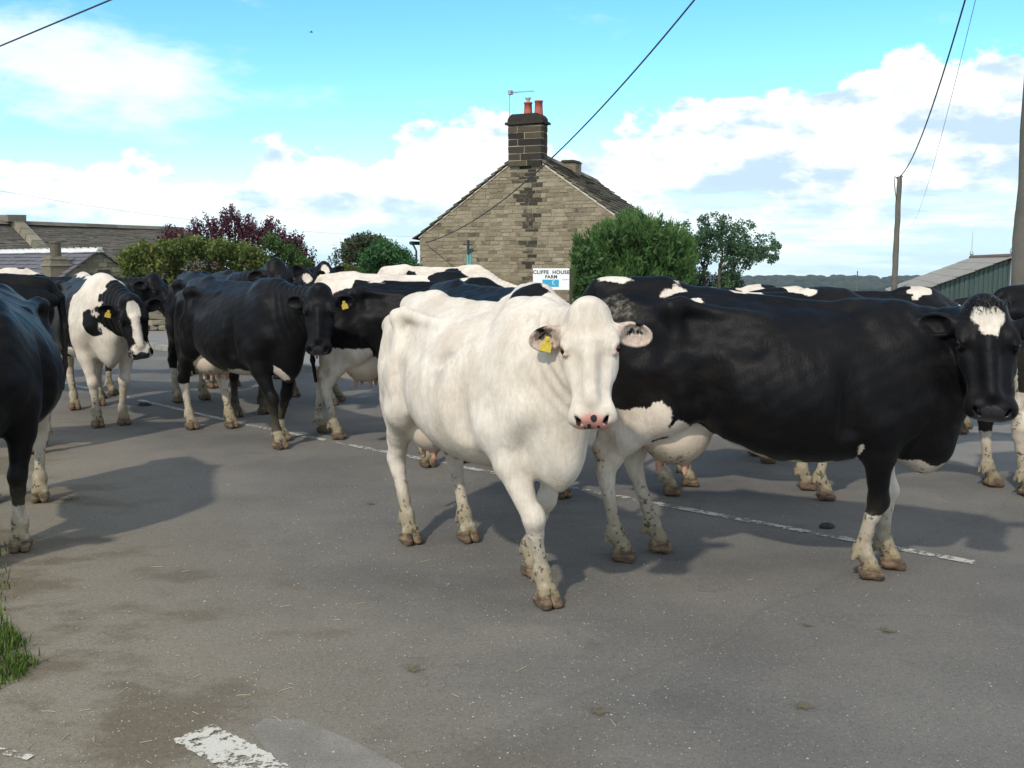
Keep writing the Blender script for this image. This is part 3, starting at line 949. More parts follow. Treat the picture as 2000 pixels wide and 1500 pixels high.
# ------------------------------------------------------------------ buildings
def coursed_wall(mb, xmin, xmax, z0, z1, inside, y, rnd, ch=(.13, .21), cw=(.25, .62), wear=None, thick=.09, gap=.012, proud=.018):
    """courses of squared rubble, clipped to a gable outline; inside(z) -> (xa, xb)"""
    z = z0
    while z < z1 - .03:
        h = min(rnd.uniform(*ch), z1 - z)
        a0, b0 = inside(z); a1, b1 = inside(z + h)
        xa = max(xmin, min(a0, a1) if False else a0); xb = min(xmax, b0)
        x = xa - rnd.uniform(0, .1)
        while x < xb - .02:
            w = rnd.uniform(*cw)
            e = x + w
            l0, r0 = max(x, a0) + gap / 2, min(e, b0) - gap / 2
            l1, r1 = max(x, a1) + gap / 2, min(e, b1) - gap / 2
            if r0 - l0 > .02:
                if r1 < l1 + .004:
                    c = max(min((l1 + r1) / 2, b1), a1); l1 = c - .003; r1 = c + .003
                p = rnd.uniform(0, proud)
                wr = wear(((l0 + r0) / 2), z) if wear else 0
                zz0 = z + gap / 2; zz1 = z + h - gap / 2
                j = lambda: rnd.uniform(-.008, .008)
                vs = [(l0, y - p, zz0 + j()), (r0, y - p, zz0 + j()), (r0, y + thick, zz0), (l0, y + thick, zz0),
                      (l1, y - p + j() * .4, zz1 + j()), (r1, y - p, zz1 + j()), (r1, y + thick, zz1), (l1, y + thick, zz1)]
                mb.add(vs, [(0, 3, 2, 1), (4, 5, 6, 7), (0, 1, 5, 4), (1, 2, 6, 5), (2, 3, 7, 6), (3, 0, 4, 7)], min(1, max(0, rnd.gauss(.5, .27))), wr)
            x = e
        z += h

def slate_slope(mb, x_eave, z_eave, x_ridge, z_ridge, y0, y1, rnd, rows, wid=(.35, .8), th=.035, over=1.35, sag=0.0):
    """courses of stone slates on one roof plane (local x across the house, y along the ridge)"""
    dx = (x_ridge - x_eave); dz = (z_ridge - z_eave)
    L = math.hypot(dx, dz); ux, uz = dx / L, dz / L
    nx, nz = -uz * (1 if dx > 0 else -1), abs(ux)
    if nz < 0: nx, nz = -nx, -nz
    s = 0; hts = [1.25 - .5 * i / rows for i in range(rows)]
    k = L / sum(hts); hts = [h * k for h in hts]
    for i, h in enumerate(hts):
        y = y0 - rnd.uniform(0, .2)
        while y < y1 - .02:
            w = rnd.uniform(*wid)
            a = max(y, y0) + .006; b = min(y + w, y1) - .006
            y += w
            if b - a < .03: continue
            s0 = s - rnd.uniform(.02, .05); s1 = min(s + h * over, L)
            lift0 = th * 1.5 + rnd.uniform(0, .018); lift1 = .004
            q = []
            for (sv, lv) in ((s0, lift0), (s1, lift1)):
                for yy in (a, b):
                    sg = sag * math.sin(math.pi * (yy - y0) / (y1 - y0)) * sv / L
                    for t in (0, th):
                        q.append((x_eave + ux * sv + nx * (lv + t), yy, z_eave + uz * sv + nz * (lv + t) - sg))
            # q: (s0,a,lo)(s0,a,hi)(s0,b,lo)(s0,b,hi)(s1,a,lo)(s1,a,hi)(s1,b,lo)(s1,b,hi)
            fs = [(1, 3, 7, 5), (0, 4, 6, 2), (0, 2, 3, 1), (4, 5, 7, 6), (0, 1, 5, 4), (2, 6, 7, 3)]
            mb.add(q, fs, min(1, max(0, rnd.gauss(.5, .26))), rnd.uniform(0, .5) if rnd.random() < .25 else 0)
        s += h

def stone_house():
    rnd = random.Random(77)
    W2, ZE, ZA, LEN = 3.75, 2.40, 4.97, 6.3
    root = empty('stone_house', (.43, 31.0, 0), R(-24.5))
    tag(root, 'old stone house with a sooty chimney on its gable and a stone slate roof', 'house')
    rt = (ZA - ZE) / W2
    def ins(z):
        if z <= ZE: return (-W2, W2)
        e = (z - ZE) / rt
        return (-W2 + e, W2 - e)
    def soot(x, z):
        s = 1.08 - abs(x - .12) / rnd.uniform(.42, .95)
        if z < 3.3: s *= .62 + .25 * (z / 3.3)
        if abs(x - .12) < .85: return max(0, min(1, s * rnd.uniform(.45, 1.25)))
        return .55 if rnd.random() < .05 else (.28 if rnd.random() < .14 else 0)
    mb = MB()
    coursed_wall(mb, -W2, W2, -.3, ZA - .02, ins, 0, rnd, (.085, .14), (.14, .46), soot, gap=.018)
    mb.build('gable_wall', MAT['house_stone'], root)
    # mortar core and other walls
    c = MB()
    c.prism([(-W2 + .02, -.3), (W2 - .02, -.3), (W2 - .02, ZE - .02), (0, ZA - .06), (-W2 + .02, ZE - .02)], .006, LEN)
    wl = c.build('wall', MAT['mortar'], root)
    fall = lambda o: [setattr(v.co, 'z', v.co.z - .085 * max(0, v.co.y)) for v in o.data.vertices if v.co.z > 1]
    fall(wl)
    # quoins of pale pointing under the right verge
    v = MB()
    for sg in (-1, 1):
        for i in range(24):
            a = i / 24; b = (i + 1) / 24
            p = lambda t: (sg * (W2 + .02) * (1 - t), ZE + (ZA - ZE) * t)
            (xa, za), (xb, zb) = p(a), p(b)
            w = .055 if sg > 0 else .03
            v.add([(xa, -.03, za - w), (xb, -.03, zb - w), (xb, -.03, zb + .015), (xa, -.03, za + .015), (xa, .03, za - w), (xb, .03, zb - w), (xb, .03, zb + .015), (xa, .03, za + .015)],
                  [(0, 1, 2, 3), (4, 7, 6, 5), (0, 4, 5, 1), (3, 2, 6, 7), (0, 3, 7, 4), (1, 5, 6, 2)])
    v.build('verge_pointing', MAT['mortar_pale'], root)
    r = MB()
    for sg in (-1, 1):
        ex = sg * (W2 + .16); ez = ZE - .16 * rt
        slate_slope(r, ex, ez + .03, 0, ZA + .03, -.09, LEN + .1, rnd, 15, sag=.05)
    for i in range(12):
        y0 = -.1 + i * (LEN + .2) / 12; y1 = y0 + (LEN + .2) / 12 - .01
        r.prism([(-.2, ZA - .02), (.2, ZA - .02), (.02, ZA + .16), (-.02, ZA + .16)], y0, y1, tint=rnd.random())
    roof = r.build('roof', MAT['slate_stone'], root)
    fall(roof)
    # gable chimney
    def chim(x0, x1, y0, y1, z0, z1, name, stones, par):
        b = MB(); z = z0; odd = 0
        while z < z1 - .05:
            h = min(rnd.uniform(.17, .25), z1 - z)
            xs = [x0, x0 + (x1 - x0) * rnd.uniform(.25, .4) if odd else x0 + (x1 - x0) * rnd.uniform(.45, .6), x1]
            if odd and rnd.random() < .6: xs.insert(2, xs[1] + (x1 - xs[1]) * rnd.uniform(.4, .6))
            for a, e in zip(xs[:-1], xs[1:]):
                b.box((a + .014, y0 - rnd.uniform(0, .012), z + .014), (e - .014, (y0 + y1) / 2 - .004, z + h - .014), None, rnd.random(), .006, rnd, wear=.45 * rnd.random())
                b.box((a + .008, (y0 + y1) / 2 + .004, z + .008), (e - .008, y1, z + h - .008), None, rnd.random(), .006, rnd)
            odd ^= 1; z += h
        o = b.build(name, stones, par)
        m = MB(); m.box((x0 + .02, y0 + .012, z0 + .006), (x1 - .02, y1 - .02, z1 - .012)); m.build('mortar_core', MAT['dark_mortar'], o)
        return o
    ch = chim(-.56, .56, -.125, .36, 4.52, 5.76, 'chimney', MAT['chimney_stone'], root)
    k = MB()
    k.box((-.635, -.19, 5.76), (.63, .43, 5.83), None, .3, .008, rnd)
    k.build('chimney_cornice', MAT['chimney_stone'], ch)
    k = MB()
    prof = [(-.57, 5.832), (.57, 5.832), (.56, 5.93), (.49, 6.02), (.40, 6.07), (-.42, 6.07), (-.50, 6.02), (-.56, 5.93)]
    k.prism(prof, -.13, .37, tint=.25)
    k.build('chimney_cap', MAT['chimney_stone'], ch)
    for x, top, ex in ((-.02, 6.44, True), (.33, 6.47, False)):
        b = MB(); n = 16
        rings = [(6.05, .135), (6.2, .125), (top - .05, .115), (top - .045, .132), (top, .132), (top, .10), (6.3, .095)]
        vs = [(x + q * math.cos(2 * math.pi * i / n), .19 + q * math.sin(2 * math.pi * i / n), z) for z, q in rings for i in range(n)]
        fs = [(l * n + i, l * n + (i + 1) % n, (l + 1) * n + (i + 1) % n, (l + 1) * n + i) for l in range(len(rings) - 1) for i in range(n)]
        b.add(vs, fs)
        pot = b.build('chimney_pot', MAT['terracotta'], ch, True)
        if ex:
            b = MB(); b.tube([(x, .19, top - .1), (x, .19, top + .10)], .06, 10); b.tube([(x, .19, top + .10), (x, .19, top + .14)], .095, 12)
            b.build('flue_cowl', MAT['zinc'], pot)
    # squat second stack on the ridge
    c2 = chim(-.28, .28, 3.5, 4.05, 4.2, 4.93, 'chimney', MAT['house_stone'], root)
    b = MB(); b.prism([(-.31, 4.932), (.31, 4.932), (.2, 5.02), (-.2, 5.02)], 3.46, 4.09, tint=.3); b.build('chimney_cap', MAT['chimney_stone'], c2)
    # television aerial on the stack
    b = MB()
    b.tube([(-.60, .10, 5.7), (-.60, .10, 6.80)], .014, 6)
    b.tube([(-.66, .10, 6.76), (.22, .10, 6.74)], .010, 6)
    for i in range(11):
        x = -.58 + i * .075
        b.tube([(x, -.02 - .10 * (i < 3), 6.755), (x, .22 + .10 * (i < 3), 6.755)], .005, 5)
    b.box((-.62, .0, 6.70), (-.52, .2, 6.82))
    b.build('aerial', MAT['zinc'], ch)
    # gutter along the left eave and its downpipe
    b = MB()
    b.tube([(-W2 - .24, -.16, ZE - .17), (-W2 - .24, LEN, ZE - .17)], .06, 8)
    g = b.build('gutter', MAT['gutter'], root)
    b = MB(); b.tube([(-W2 - .22, -.06, ZE - .2), (-W2 - .10, -.05, ZE - .42), (-W2 - .07, -.05, -.2)], .035, 8); b.build('downpipe', MAT['gutter'], g)
stone_house()

def long_barn():
    rnd = random.Random(12)
    # ridge runs away to the right; local y along the ridge, local x across it
    A = np.array((-26.9, 31.8)); B = np.array((-16.6, 51.0))
    L = float(np.linalg.norm(B - A)); ang = math.atan2(B[1] - A[1], B[0] - A[0]) - math.pi / 2
    zg = -1.6
    root = empty('long_barn', (A[0], A[1], zg), ang)
    tag(root, 'long low barn with a mossy stone slate roof at the far left', 'barn')
    ZR = 3.25 - zg; ZE = .85 - zg; W2 = 3.3
    c = MB()
    c.prism([(-W2 + .15, 0), (W2 - .15, 0), (W2 - .15, ZE - .02), (0, ZR - .12), (-W2 + .15, ZE - .02)], .1, L - .1)
    c.build('wall', MAT['rubble_stone'], root)
    r = MB()
    slate_slope(r, W2, ZE, 0, ZR, 0, L, rnd, 34, (.28, .5), .02, sag=.10)
    slate_slope(r, -W2, ZE, 0, ZR, 0, L, rnd, 10, (.9, 1.6), .03)
    for i in range(26):
        r.prism([(-.2, ZR - .06), (.2, ZR - .06), (.03, ZR + .10), (-.03, ZR + .10)], i * L / 26, (i + 1) * L / 26 - .01, tint=rnd.random())
    r.build('roof', MAT['barn_slate'], root)
    # raised coping across the slope where two roofs meet
    k = MB(); yc = L * .57
    n = 9
    for i in range(n):
        a = i / n; b = (i + 1) / n - .01
        P = lambda t: (W2 * t * .95, ZR + (ZE - ZR) * t * .95)
        (xa, za), (xb, zb) = P(a), P(b)
        k.add([(xa, yc - .3, za), (xb, yc - .3, zb), (xb, yc + .3, zb), (xa, yc + .3, za), (xa, yc - .24, za + .27), (xb, yc - .24, zb + .27), (xb, yc + .24, zb + .27), (xa, yc + .24, za + .27)],
              [(0, 3, 2, 1), (4, 5, 6, 7), (0, 1, 5, 4), (1, 2, 6, 5), (2, 3, 7, 6), (3, 0, 4, 7)], rnd.random())
    k.box((-.5, yc - .5, ZR + .05), (.3, yc + .35, ZR + .34), None, .4, .02, rnd)
    k.build('roof_coping', MAT['rubble_stone'], root)
long_barn()

def low_shed():
    rnd = random.Random(8)
    A = np.array((-13.15, 32.0)); B = np.array((-21.0, 39.5))
    L = float(np.linalg.norm(B - A)); ang = math.atan2(B[1] - A[1], B[0] - A[0]) - math.pi / 2
    root = empty('low_shed', (A[0], A[1], 0), ang)
    tag(root, 'low stone shed with a pale ridge and stubby chimney, before the long barn', 'shed')
    ZR, ZE, W2 = 1.96, 1.0, 1.35
    def ins(z):
        if z <= ZE: return (-W2, W2)
        e = (z - ZE) / ((ZR - ZE) / W2)
        return (-W2 + e, W2 - e)
    w = MB(); coursed_wall(w, -W2, W2, 0, ZR - .03, ins, 0, rnd, (.12, .2), (.2, .45)); w.build('gable_wall', MAT['rubble_stone'], root)
    c = MB(); c.prism([(-W2 + .02, 0), (W2 - .02, 0), (W2 - .02, ZE - .02), (0, ZR - .06), (-W2 + .02, ZE - .02)], .006, L); c.build('wall', MAT['rubble_stone'], root)
    d = MB(); d.box((-.05, -.03, .95), (.35, .004, 1.38)); d.build('dark_opening_panel', MAT['dark_wood'], root)  # solid dark panel standing in for the shade inside a gable opening
    r = MB()
    slate_slope(r, W2 + .12, ZE - .08, 0, ZR + .01, -.1, L, rnd, 8, (.4, .7), .025)
    slate_slope(r, -W2 - .12, ZE - .08, 0, ZR + .01, -.1, L, rnd, 8, (.4, .7), .025)
    rf = r.build('roof', MAT['grey_roof'], root)
    r = MB()
    for i in range(20):
        y0 = -.12 + i * L / 20
        r.prism([(-.15, ZR - .03), (.15, ZR - .03), (.05, ZR + .10), (-.05, ZR + .10)], y0, y0 + L / 20 - .015)
        r.box((-.07, y0 - .03, ZR + .05), (.07, y0 + .05, ZR + .135))
    r.build('ridge_tiles', MAT['ridge_white'], rf)
    # chimney against the near slope
    k = MB()
    q = px(109, 500, 31.6); 
    qi = np.array(root.matrix_basis.inverted() @ Vector(q)) if False else None
    loc = Matrix.Translation(Vector(root.location)) @ Matrix.Rotation(ang, 4, 'Z')
    li = loc.inverted() @ Vector((q[0], q[1], 0))
    x, y = li.x, li.y
    for z0, z1, w_, t in ((0, 1.50, .32, .4), (1.50, 1.56, .35, .9), (1.56, 1.70, .29, .5), (1.70, 1.76, .31, .9), (1.76, 1.80, .22, .6)):
        k.box((x - w_, y - w_, z0 + .002), (x + w_, y + w_, z1), None, t, .004, rnd)
    st = k.build('chimney', MAT['rubble_stone'], root)
    k = MB(); k.tube([(x, y, 1.80), (x, y, 2.20), (x, y, 2.202), (x, y, 2.24)], [.165, .16, .18, .18], 12); k.build('chimney_pot', MAT['rubble_stone'], st, False)
low_shed()

def drystone_wall():
    rnd = random.Random(4)
    A = Vector((-12.2, 24.4, 0)); B = Vector((-4.6, 23.9, 0))
    root = empty('drystone_wall', A)
    tag(root, 'rough drystone wall along the far pavement below the elder bush', 'wall')
    d = (B - A); L = d.length; ang = math.atan2(d.y, d.x)
    M0 = Matrix.Rotation(ang, 4, 'Z')
    mb = MB(); z = 0
    while z < .80:
        h = rnd.uniform(.10, .2); x = 0
        while x < L:
            w = rnd.uniform(.15, .5)
            th = .28 - z * .06
            mb.box((x + .006, -th + rnd.uniform(-.03, .03), z + .004), (x + w - .006, th, z + h - .004), M0, rnd.random(), .022, rnd)
            x += w
        z += h
    mb.build('courses', MAT['rubble_stone'], root)
    mb = MB(); x = 0
    while x < L:
        w = rnd.uniform(.12, .28)
        mb.box((x, -.22, z), (x + w, .22, z + rnd.uniform(.14, .26)), M0 @ Matrix.Rotation(0, 4, 'Y'), rnd.random(), .03, rnd)
        x += w
    mb.build('coping_stones', MAT['rubble_stone'], root)
drystone_wall()

def green_barn():
    rnd = random.Random(2)
    A = np.array((19.85, 40.0)); d = np.array((3.9, 12.0)); L = float(np.linalg.norm(d)); ang = math.atan2(d[1], d[0]) - math.pi / 2
    root = empty('green_barn', (A[0], A[1], -2.5), 0)
    tag(root, 'green corrugated barn with a pale grey roof beyond the right-hand cows', 'barn')
    W, ZR, ZE = 4.15, 1.80 + 2.5, .26 + 2.5
    sh = Matrix(((1, d[0] / d[1], 0, 0), (0, 1, 0, 0), (0, 0, 1, 0), (0, 0, 0, 1)))    # ridge runs off at a slant to the gable
    mb = MB(); n = 88
    for i in range(n):                       # box-profile sheeting
        xa = -W + 2 * W * i / n; xb = -W + 2 * W * (i + 1) / n - .001
        yy = 0 if i % 2 else .035
        top = lambda x: ZR - (ZR - ZE) * abs(x) / W - .05
        mb.add([(xa, yy, 0), (xb, yy, 0), (xb, .3, 0), (xa, .3, 0), (xa, yy, top(xa)), (xb, yy, top(xb)), (xb, .3, top(xb)), (xa, .3, top(xa))],
               [(0, 3, 2, 1), (4, 5, 6, 7), (0, 1, 5, 4), (1, 2, 6, 5), (2, 3, 7, 6), (3, 0, 4, 7)])
    mb.build('gable_cladding', MAT['cladding'], root)
    mb = MB()
    mb.prism([(-W, 0), (W, 0), (W, ZE - .08), (0, ZR - .08), (-W, ZE - .08)], .302, d[1], sh)
    mb.build('wall', MAT['cladding'], root)
    mb = MB(); rows = 6
    for sg in (-1, 1):
        m = 60
        for j in range(rows):
            for i in range(m):
                ya = -.25 + (d[1] + .5) * i / m; yb = -.25 + (d[1] + .5) * (i + 1) / m
                P = lambda t: (sg * (W + .25) * (1 - t), ZE - .10 + (ZR - ZE + .10) * t)
                (xa, za), (xb, zb) = P(j / rows), P((j + 1) / rows + .01)
                lf = .02 if i % 2 else .045
                q = [(xa, ya, za + lf + .02), (xa, yb, za + lf + .02), (xb, yb, zb + lf), (xb, ya, zb + lf)]
                q2 = [(x, y, z - .05) for x, y, z in q]
                mb.add([sh @ Vector(p) for p in q + q2], [(0, 1, 2, 3), (7, 6, 5, 4), (0, 4, 5, 1), (1, 5, 6, 2), (2, 6, 7, 3), (3, 7, 4, 0)])
    rf = mb.build('roof', MAT['fibre_roof'], root)
    mb = MB()
    n = 24
    for i in range(n):
        ya = -.25 + (d[1] + .5) * i / n
        mb.tube([sh @ Vector((0, ya, ZR + .04)), sh @ Vector((0, ya + (d[1] + .5) / n - .01, ZR + .04))], .11, 8)
    mb.build('ridge_tiles', plain('rusty_ridge', (.16, .09, .07), .9, var=.3), rf)
    mb = MB(); mb.box((-.04, -.07, 0), (.04, -.005, ZR - .1)); mb.build('corner_trim', MAT['zinc'], root)
    for y, t in ((-.15, 3.62), (d[1] + .1, 3.2)):
        p = sh @ Vector((0, y, ZR))
        mb = MB(); mb.tube([p, p + Vector((0, 0, t + 2.5 - ZR))], [.022, .008], 6)
        mb.tube([p + Vector((0, 0, .12)), p + Vector((0, 0, .2)), p + Vector((0, 0, .34)), p + Vector((0, 0, .42))], [.03, .10, .08, .02], 8)
        mb.build('roof_rod', MAT['zinc'], root)
green_barn()

# ------------------------------------------------------------------ sign, posts, poles and wires
def text_mesh(txt, size, mat, name, parent, loc, weight=.0):
    cu = bpy.data.curves.new(name, 'FONT')
    cu.body = txt; cu.size = size; cu.align_x = 'CENTER'; cu.align_y = 'CENTER'; cu.extrude = .002; cu.offset = weight; cu.space_character = 1.12
    t = bpy.data.objects.new(name + '_curve', cu); COL.objects.link(t)
    dg = bpy.context.evaluated_depsgraph_get()
    me = bpy.data.meshes.new_from_object(t.evaluated_get(dg))
    bpy.data.objects.remove(t)
    o = link(name, me, mat, parent)
    o.location = loc; o.rotation_euler = (R(90), 0, 0)
    return o

def farm_sign():
    Y = 24.0
    c = px(1076.5, 545, Y)
    root = empty('farm_sign', (c[0], Y, 0), R(-6))
    tag(root, 'white painted farm name board with dark lettering left of the pine', 'sign')
    w, h, z = .435, .255, c[2]
    mb = MB(); mb.box((-w, -.012, z - h), (w, .012, z + h)); b = mb.build('board', MAT['white_paint'], root)
    text_mesh('CLIFFE  HOUSE', .118, MAT['sign_ink'], 'lettering', b, (0, -.0145, z + h - .095), .0035)
    text_mesh('FARM', .108, MAT['sign_ink'], 'lettering', b, (0, -.0145, z + h - .205), .0035)
    mb = MB(); mb.box((-.21, -.0165, z - h + .07), (.185, -.0125, z - .012)); p = mb.build('blue_panel', MAT['sign_blue'], b)
    mb = MB()
    n = 10
    pts = [(.07 + .035 * math.cos(a), z - .085 + .045 * math.sin(a)) for a in np.linspace(1.2, 5.1, n)]
    for (xa, za), (xb, zb) in zip(pts[:-1], pts[1:]):
        mb.tube([(xa, -.018, za), (xb, -.018, zb)], .009, 5)
    mb.build('emblem', MAT['white_paint'], p)
    mb = MB(); mb.box((w - .17, -.0145, z - .02), (w - .01, -.0125, z - .012)); mb.build('rule', MAT['sign_ink'], b)
    for x in (-w + .06, w + .035):
        mb = MB(); mb.box((x - .035, .016, 0), (x + .035, .085, z + h - .005)); mb.build('post', MAT['dark_wood'], root)
farm_sign()

def service_post():
    Y = 26.5
    c = px(916, 478, Y)
    root = empty('service_post', (c[0], Y, 0))
    tag(root, 'thin teal twin-pipe post with dark clamps in front of the gable', 'post')
    z = c[2]
    mb = MB(); mb.tube([(-.035, 0, 0), (-.03, 0, z)], .032, 8); mb.tube([(.04, 0, 0), (.035, 0, z - .05)], .032, 8)
    mb.build('pipes', MAT['teal_paint'], root)
    mb = MB(); mb.tube([(-.02, -.02, z - .25), (-.02, -.02, z + .12)], .035, 8); mb.tube([(-.16, 0, z), (.10, 0, z)], .014, 6); mb.tube([(-.02, 0, z - .14), (.20, -.03, z - .16)], .014, 6)
    mb.box((.0, -.06, z - .20), (.12, .04, z - .10))
    mb.build('clamp', MAT['iron'], root)
service_post()

def wood_pole(loc, h, r0, r1, label, fittings=True):
    root = empty('telegraph_pole', loc)
    tag(root, label, 'pole', 'wooden poles carrying the wires')
    rnd = random.Random(int(h * 100))
    mb = MB()
    n = 14
    pts = [(rnd.uniform(-.012, .012), rnd.uniform(-.012, .012), h * i / n) for i in range(n + 1)]
    mb.tube(pts, [r0 + (r1 - r0) * i / n + rnd.uniform(-.006, .006) for i in range(n + 1)], 14)
    mb.build('shaft', MAT['pole_wood'], root, True)
    if fittings:
        mb = MB()
        mb.tube([(-.10, -.05, h - .12), (-.22, -.05, h + .02), (-.24, -.06, h - .25), (-.16, -.05, h - .75), (-.12, -.06, h - .95)], .018, 6)
        mb.tube([(-.16, -.02, h - .05), (.14, -.02, h + .02)], .022, 6)
        mb.tube([(.08, 0, h - .02), (.08, 0, h + .08)], [.035, .02], 8)
        mb.build('wire_bracket', MAT['iron'], root)
    return root
pm = px(1757, 345, 44.0)
wood_pole((pm[0], 44.0, gz(pm[0], 44)), pm[2] - gz(pm[0], 44), .135, .105, 'slim wooden pole standing between the trees and the green barn')
pf = px(1675, 529, 250.0)
wood_pole((pf[0], 250, gz(pf[0], 250)), pf[2] - gz(pf[0], 250), .2, .14, 'tiny distant wooden pole against the far wood', False)
wood_pole((6.13, 12.0, 0), 8.9, .155, .12, 'thick wooden pole cut off by the right edge, closest of the poles')

def wire(a, b, sag, r, label):
    A = Vector(a); B = Vector(b)
    pts = []
    for k in range(49):
        t = k / 48
        q = A.lerp(B, t); q.z -= sag * 4 * t * (1 - t)
        pts.append(q)
    mb = MB(); mb.tube(pts, r, 6)
    o = mb.build('overhead_wire', MAT['cable'])
    tag(o, label, 'wire', 'overhead wires')
    return o
ip = lambda x, y, Y: tuple(px(x, y, Y))
wire(ip(832, 474, 32.35), (6.0, 10.0, 10.0), 1.56, .016, 'thick twisted wire sagging from the house gable up and out over the road')
wire(ip(1758, 344, 44), (6.2, 12.0, 9.0), 1.25, .019, 'dark wire running up from the slim wooden pole')
wire(ip(1775, 440, 110), (6.3, 12.0, 9.6), 2.2, .008, 'hair-thin wire right of the slim pole')
d4 = np.array(ip(215, 0, 10.5)) - np.array(ip(0, 90, 12))
wire(np.array(ip(0, 90, 12)) - d4 * 6.0, np.array(ip(215, 0, 10.5)) + d4 * 2.2, .0, .010, 'thick wire crossing the upper left corner of the sky')
wire((-21, 12, 6.2), ip(815, 462, 32.6), 1.0, .003, 'faint wire dipping across the clouds to the left eave')

def bird():
    c = px(608, 63, 60)
    root = empty('bird', c, R(30)); tag(root, 'tiny dark bird gliding high in the blue sky', 'bird'); root.scale = (.7, .7, .7)
    mb = MB(); mb.tube([(-.16, 0, 0), (-.08, 0, .005), (.03, 0, .01), (.10, 0, .012), (.15, 0, .005)], [.012, .035, .045, .032, .008], 8)
    mb.add([(-.27, -.04, 0), (-.27, .04, 0), (-.14, .015, .006), (-.14, -.015, .006), (-.27, -.04, .006), (-.27, .04, .006), (-.14, .015, .012), (-.14, -.015, .012)], [(0, 3, 2, 1), (4, 5, 6, 7), (0, 1, 5, 4), (1, 2, 6, 5), (2, 3, 7, 6), (3, 0, 4, 7)])
    mb.build('body', MAT['bird'], root, True)
    for sg in (-1, 1):
        mb = MB()
        top = [(.06, sg * .03, .02), (-.07, sg * .03, .015), (-.05, sg * .18, .07), (-.10, sg * .36, .05), (.0, sg * .22, .085)]
        bot = [(x, y, z - .008) for x, y, z in top]
        mb.add(top + bot, [(0, 1, 2, 4), (2, 3, 4), (9, 7, 6, 5), (9, 8, 7), (0, 5, 6, 1), (1, 6, 7, 2), (2, 7, 8, 3), (3, 8, 9, 4), (4, 9, 5, 0)])
        mb.build('wing', MAT['bird'], root)
bird()

# ------------------------------------------------------------------ small things on the road
def grass():
    r = np.random.default_rng(5)
    V = []; T = []
    def blades(n, cx, cy, sx, sy, hmin, hmax):
        for _ in range(n):
            x = r.normal(cx, sx); y = r.normal(cy, sy)
            if x > -.522 * y + .10 * np.exp(-((y - 4.02) / .22) ** 4) + r.normal(0, .02): continue
            h = r.uniform(hmin, hmax); a = r.uniform(0, 6.28); b = r.uniform(.1, .7) * h
            s = np.array((-math.sin(a), math.cos(a), 0)) * .0035
            p = np.array((x, y, -.01)); q = p + np.array((math.cos(a) * b * .4, math.sin(a) * b * .4, h * .6)); e = p + np.array((math.cos(a) * b, math.sin(a) * b, h))
            V.extend([p - s, p + s, q + s * .8, q - s * .8, q - s * .8, q + s * .8, e + s * .15, e - s * .15])
            t = np.clip(r.normal(.45, .25), 0, 1); T.extend([t] * 8)
    blades(1300, -2.23, 4.10, .06, .14, .02, .07)
    blades(500, -2.03, 3.88, .045, .08, .02, .06)
    blades(300, -2.62, 4.95, .10, .30, .02, .05)
    blades(150, -2.75, 5.35, .10, .30, .02, .05)
    blades(420, -2.28, 4.5, .10, .25, .02, .07)
    blades(2600, -3.2, 4.2, .35, .8, .05, .2)
    me = np_mesh('grass', V, np.arange(len(V)).reshape(-1, 4)); fattr(me, 'tint', T[:len(me.vertices)])
    o = link('grass', me, MAT['grass_blade']); tag(o, 'short green grass tufts at the left road edge', 'grass', kind='stuff')
grass()

def pebbles():
    rnd = random.Random(9)
    mb = MB()
    base = [(0, 0, 1), (1, 0, .2), (.3, .95, .2), (-.8, .6, .2), (-.8, -.6, .2), (.3, -.95, .2), (0, 0, -.4)]
    fs = [(0, 1, 2), (0, 2, 3), (0, 3, 4), (0, 4, 5), (0, 5, 1), (6, 2, 1), (6, 3, 2), (6, 4, 3), (6, 5, 4), (6, 1, 5)]
    for _ in range(1500):
        Y = 2.9 + abs(rnd.gauss(0, 2.2)); X = rnd.gauss(-.55, 1.0) if rnd.random() < .8 else rnd.uniform(-3, 3)
        s = rnd.uniform(.0018, .0048) * (1.5 if rnd.random() < .04 else 1)
        a = rnd.uniform(0, 6.28); ca, sa = math.cos(a), math.sin(a)
        vs = []
        for x, y, z in base:
            x *= rnd.uniform(.8, 1.3); y *= rnd.uniform(.7, 1.1)
            vs.append((X + s * (x * ca - y * sa), Y + s * (x * sa + y * ca), .001 + s * z * .8))
        mb.add(vs, fs, rnd.random())
    o = mb.build('gravel', MAT['pebble']); tag(o, 'scattered pale grit on the tarmac in the foreground', 'gravel', kind='stuff')
    mb = MB()
    for _ in range(45):
        Y = 3.0 + abs(rnd.gauss(0, 1.3)); X = rnd.uniform(-2.1, -.4) if rnd.random() < .75 else rnd.uniform(-1, 2)
        a = rnd.uniform(0, 6.28); L = rnd.uniform(.02, .075)
        mb.tube([(X, Y, .004), (X + math.cos(a) * L * .5, Y + math.sin(a) * L * .5, .005), (X + math.cos(a + .06) * L, Y + math.sin(a + .06) * L, .004)], .0011, 4)
    o = mb.build('straw_litter', MAT['straw']); tag(o, 'loose straw bits lying on the foreground tarmac', 'straw', kind='stuff')
pebbles()

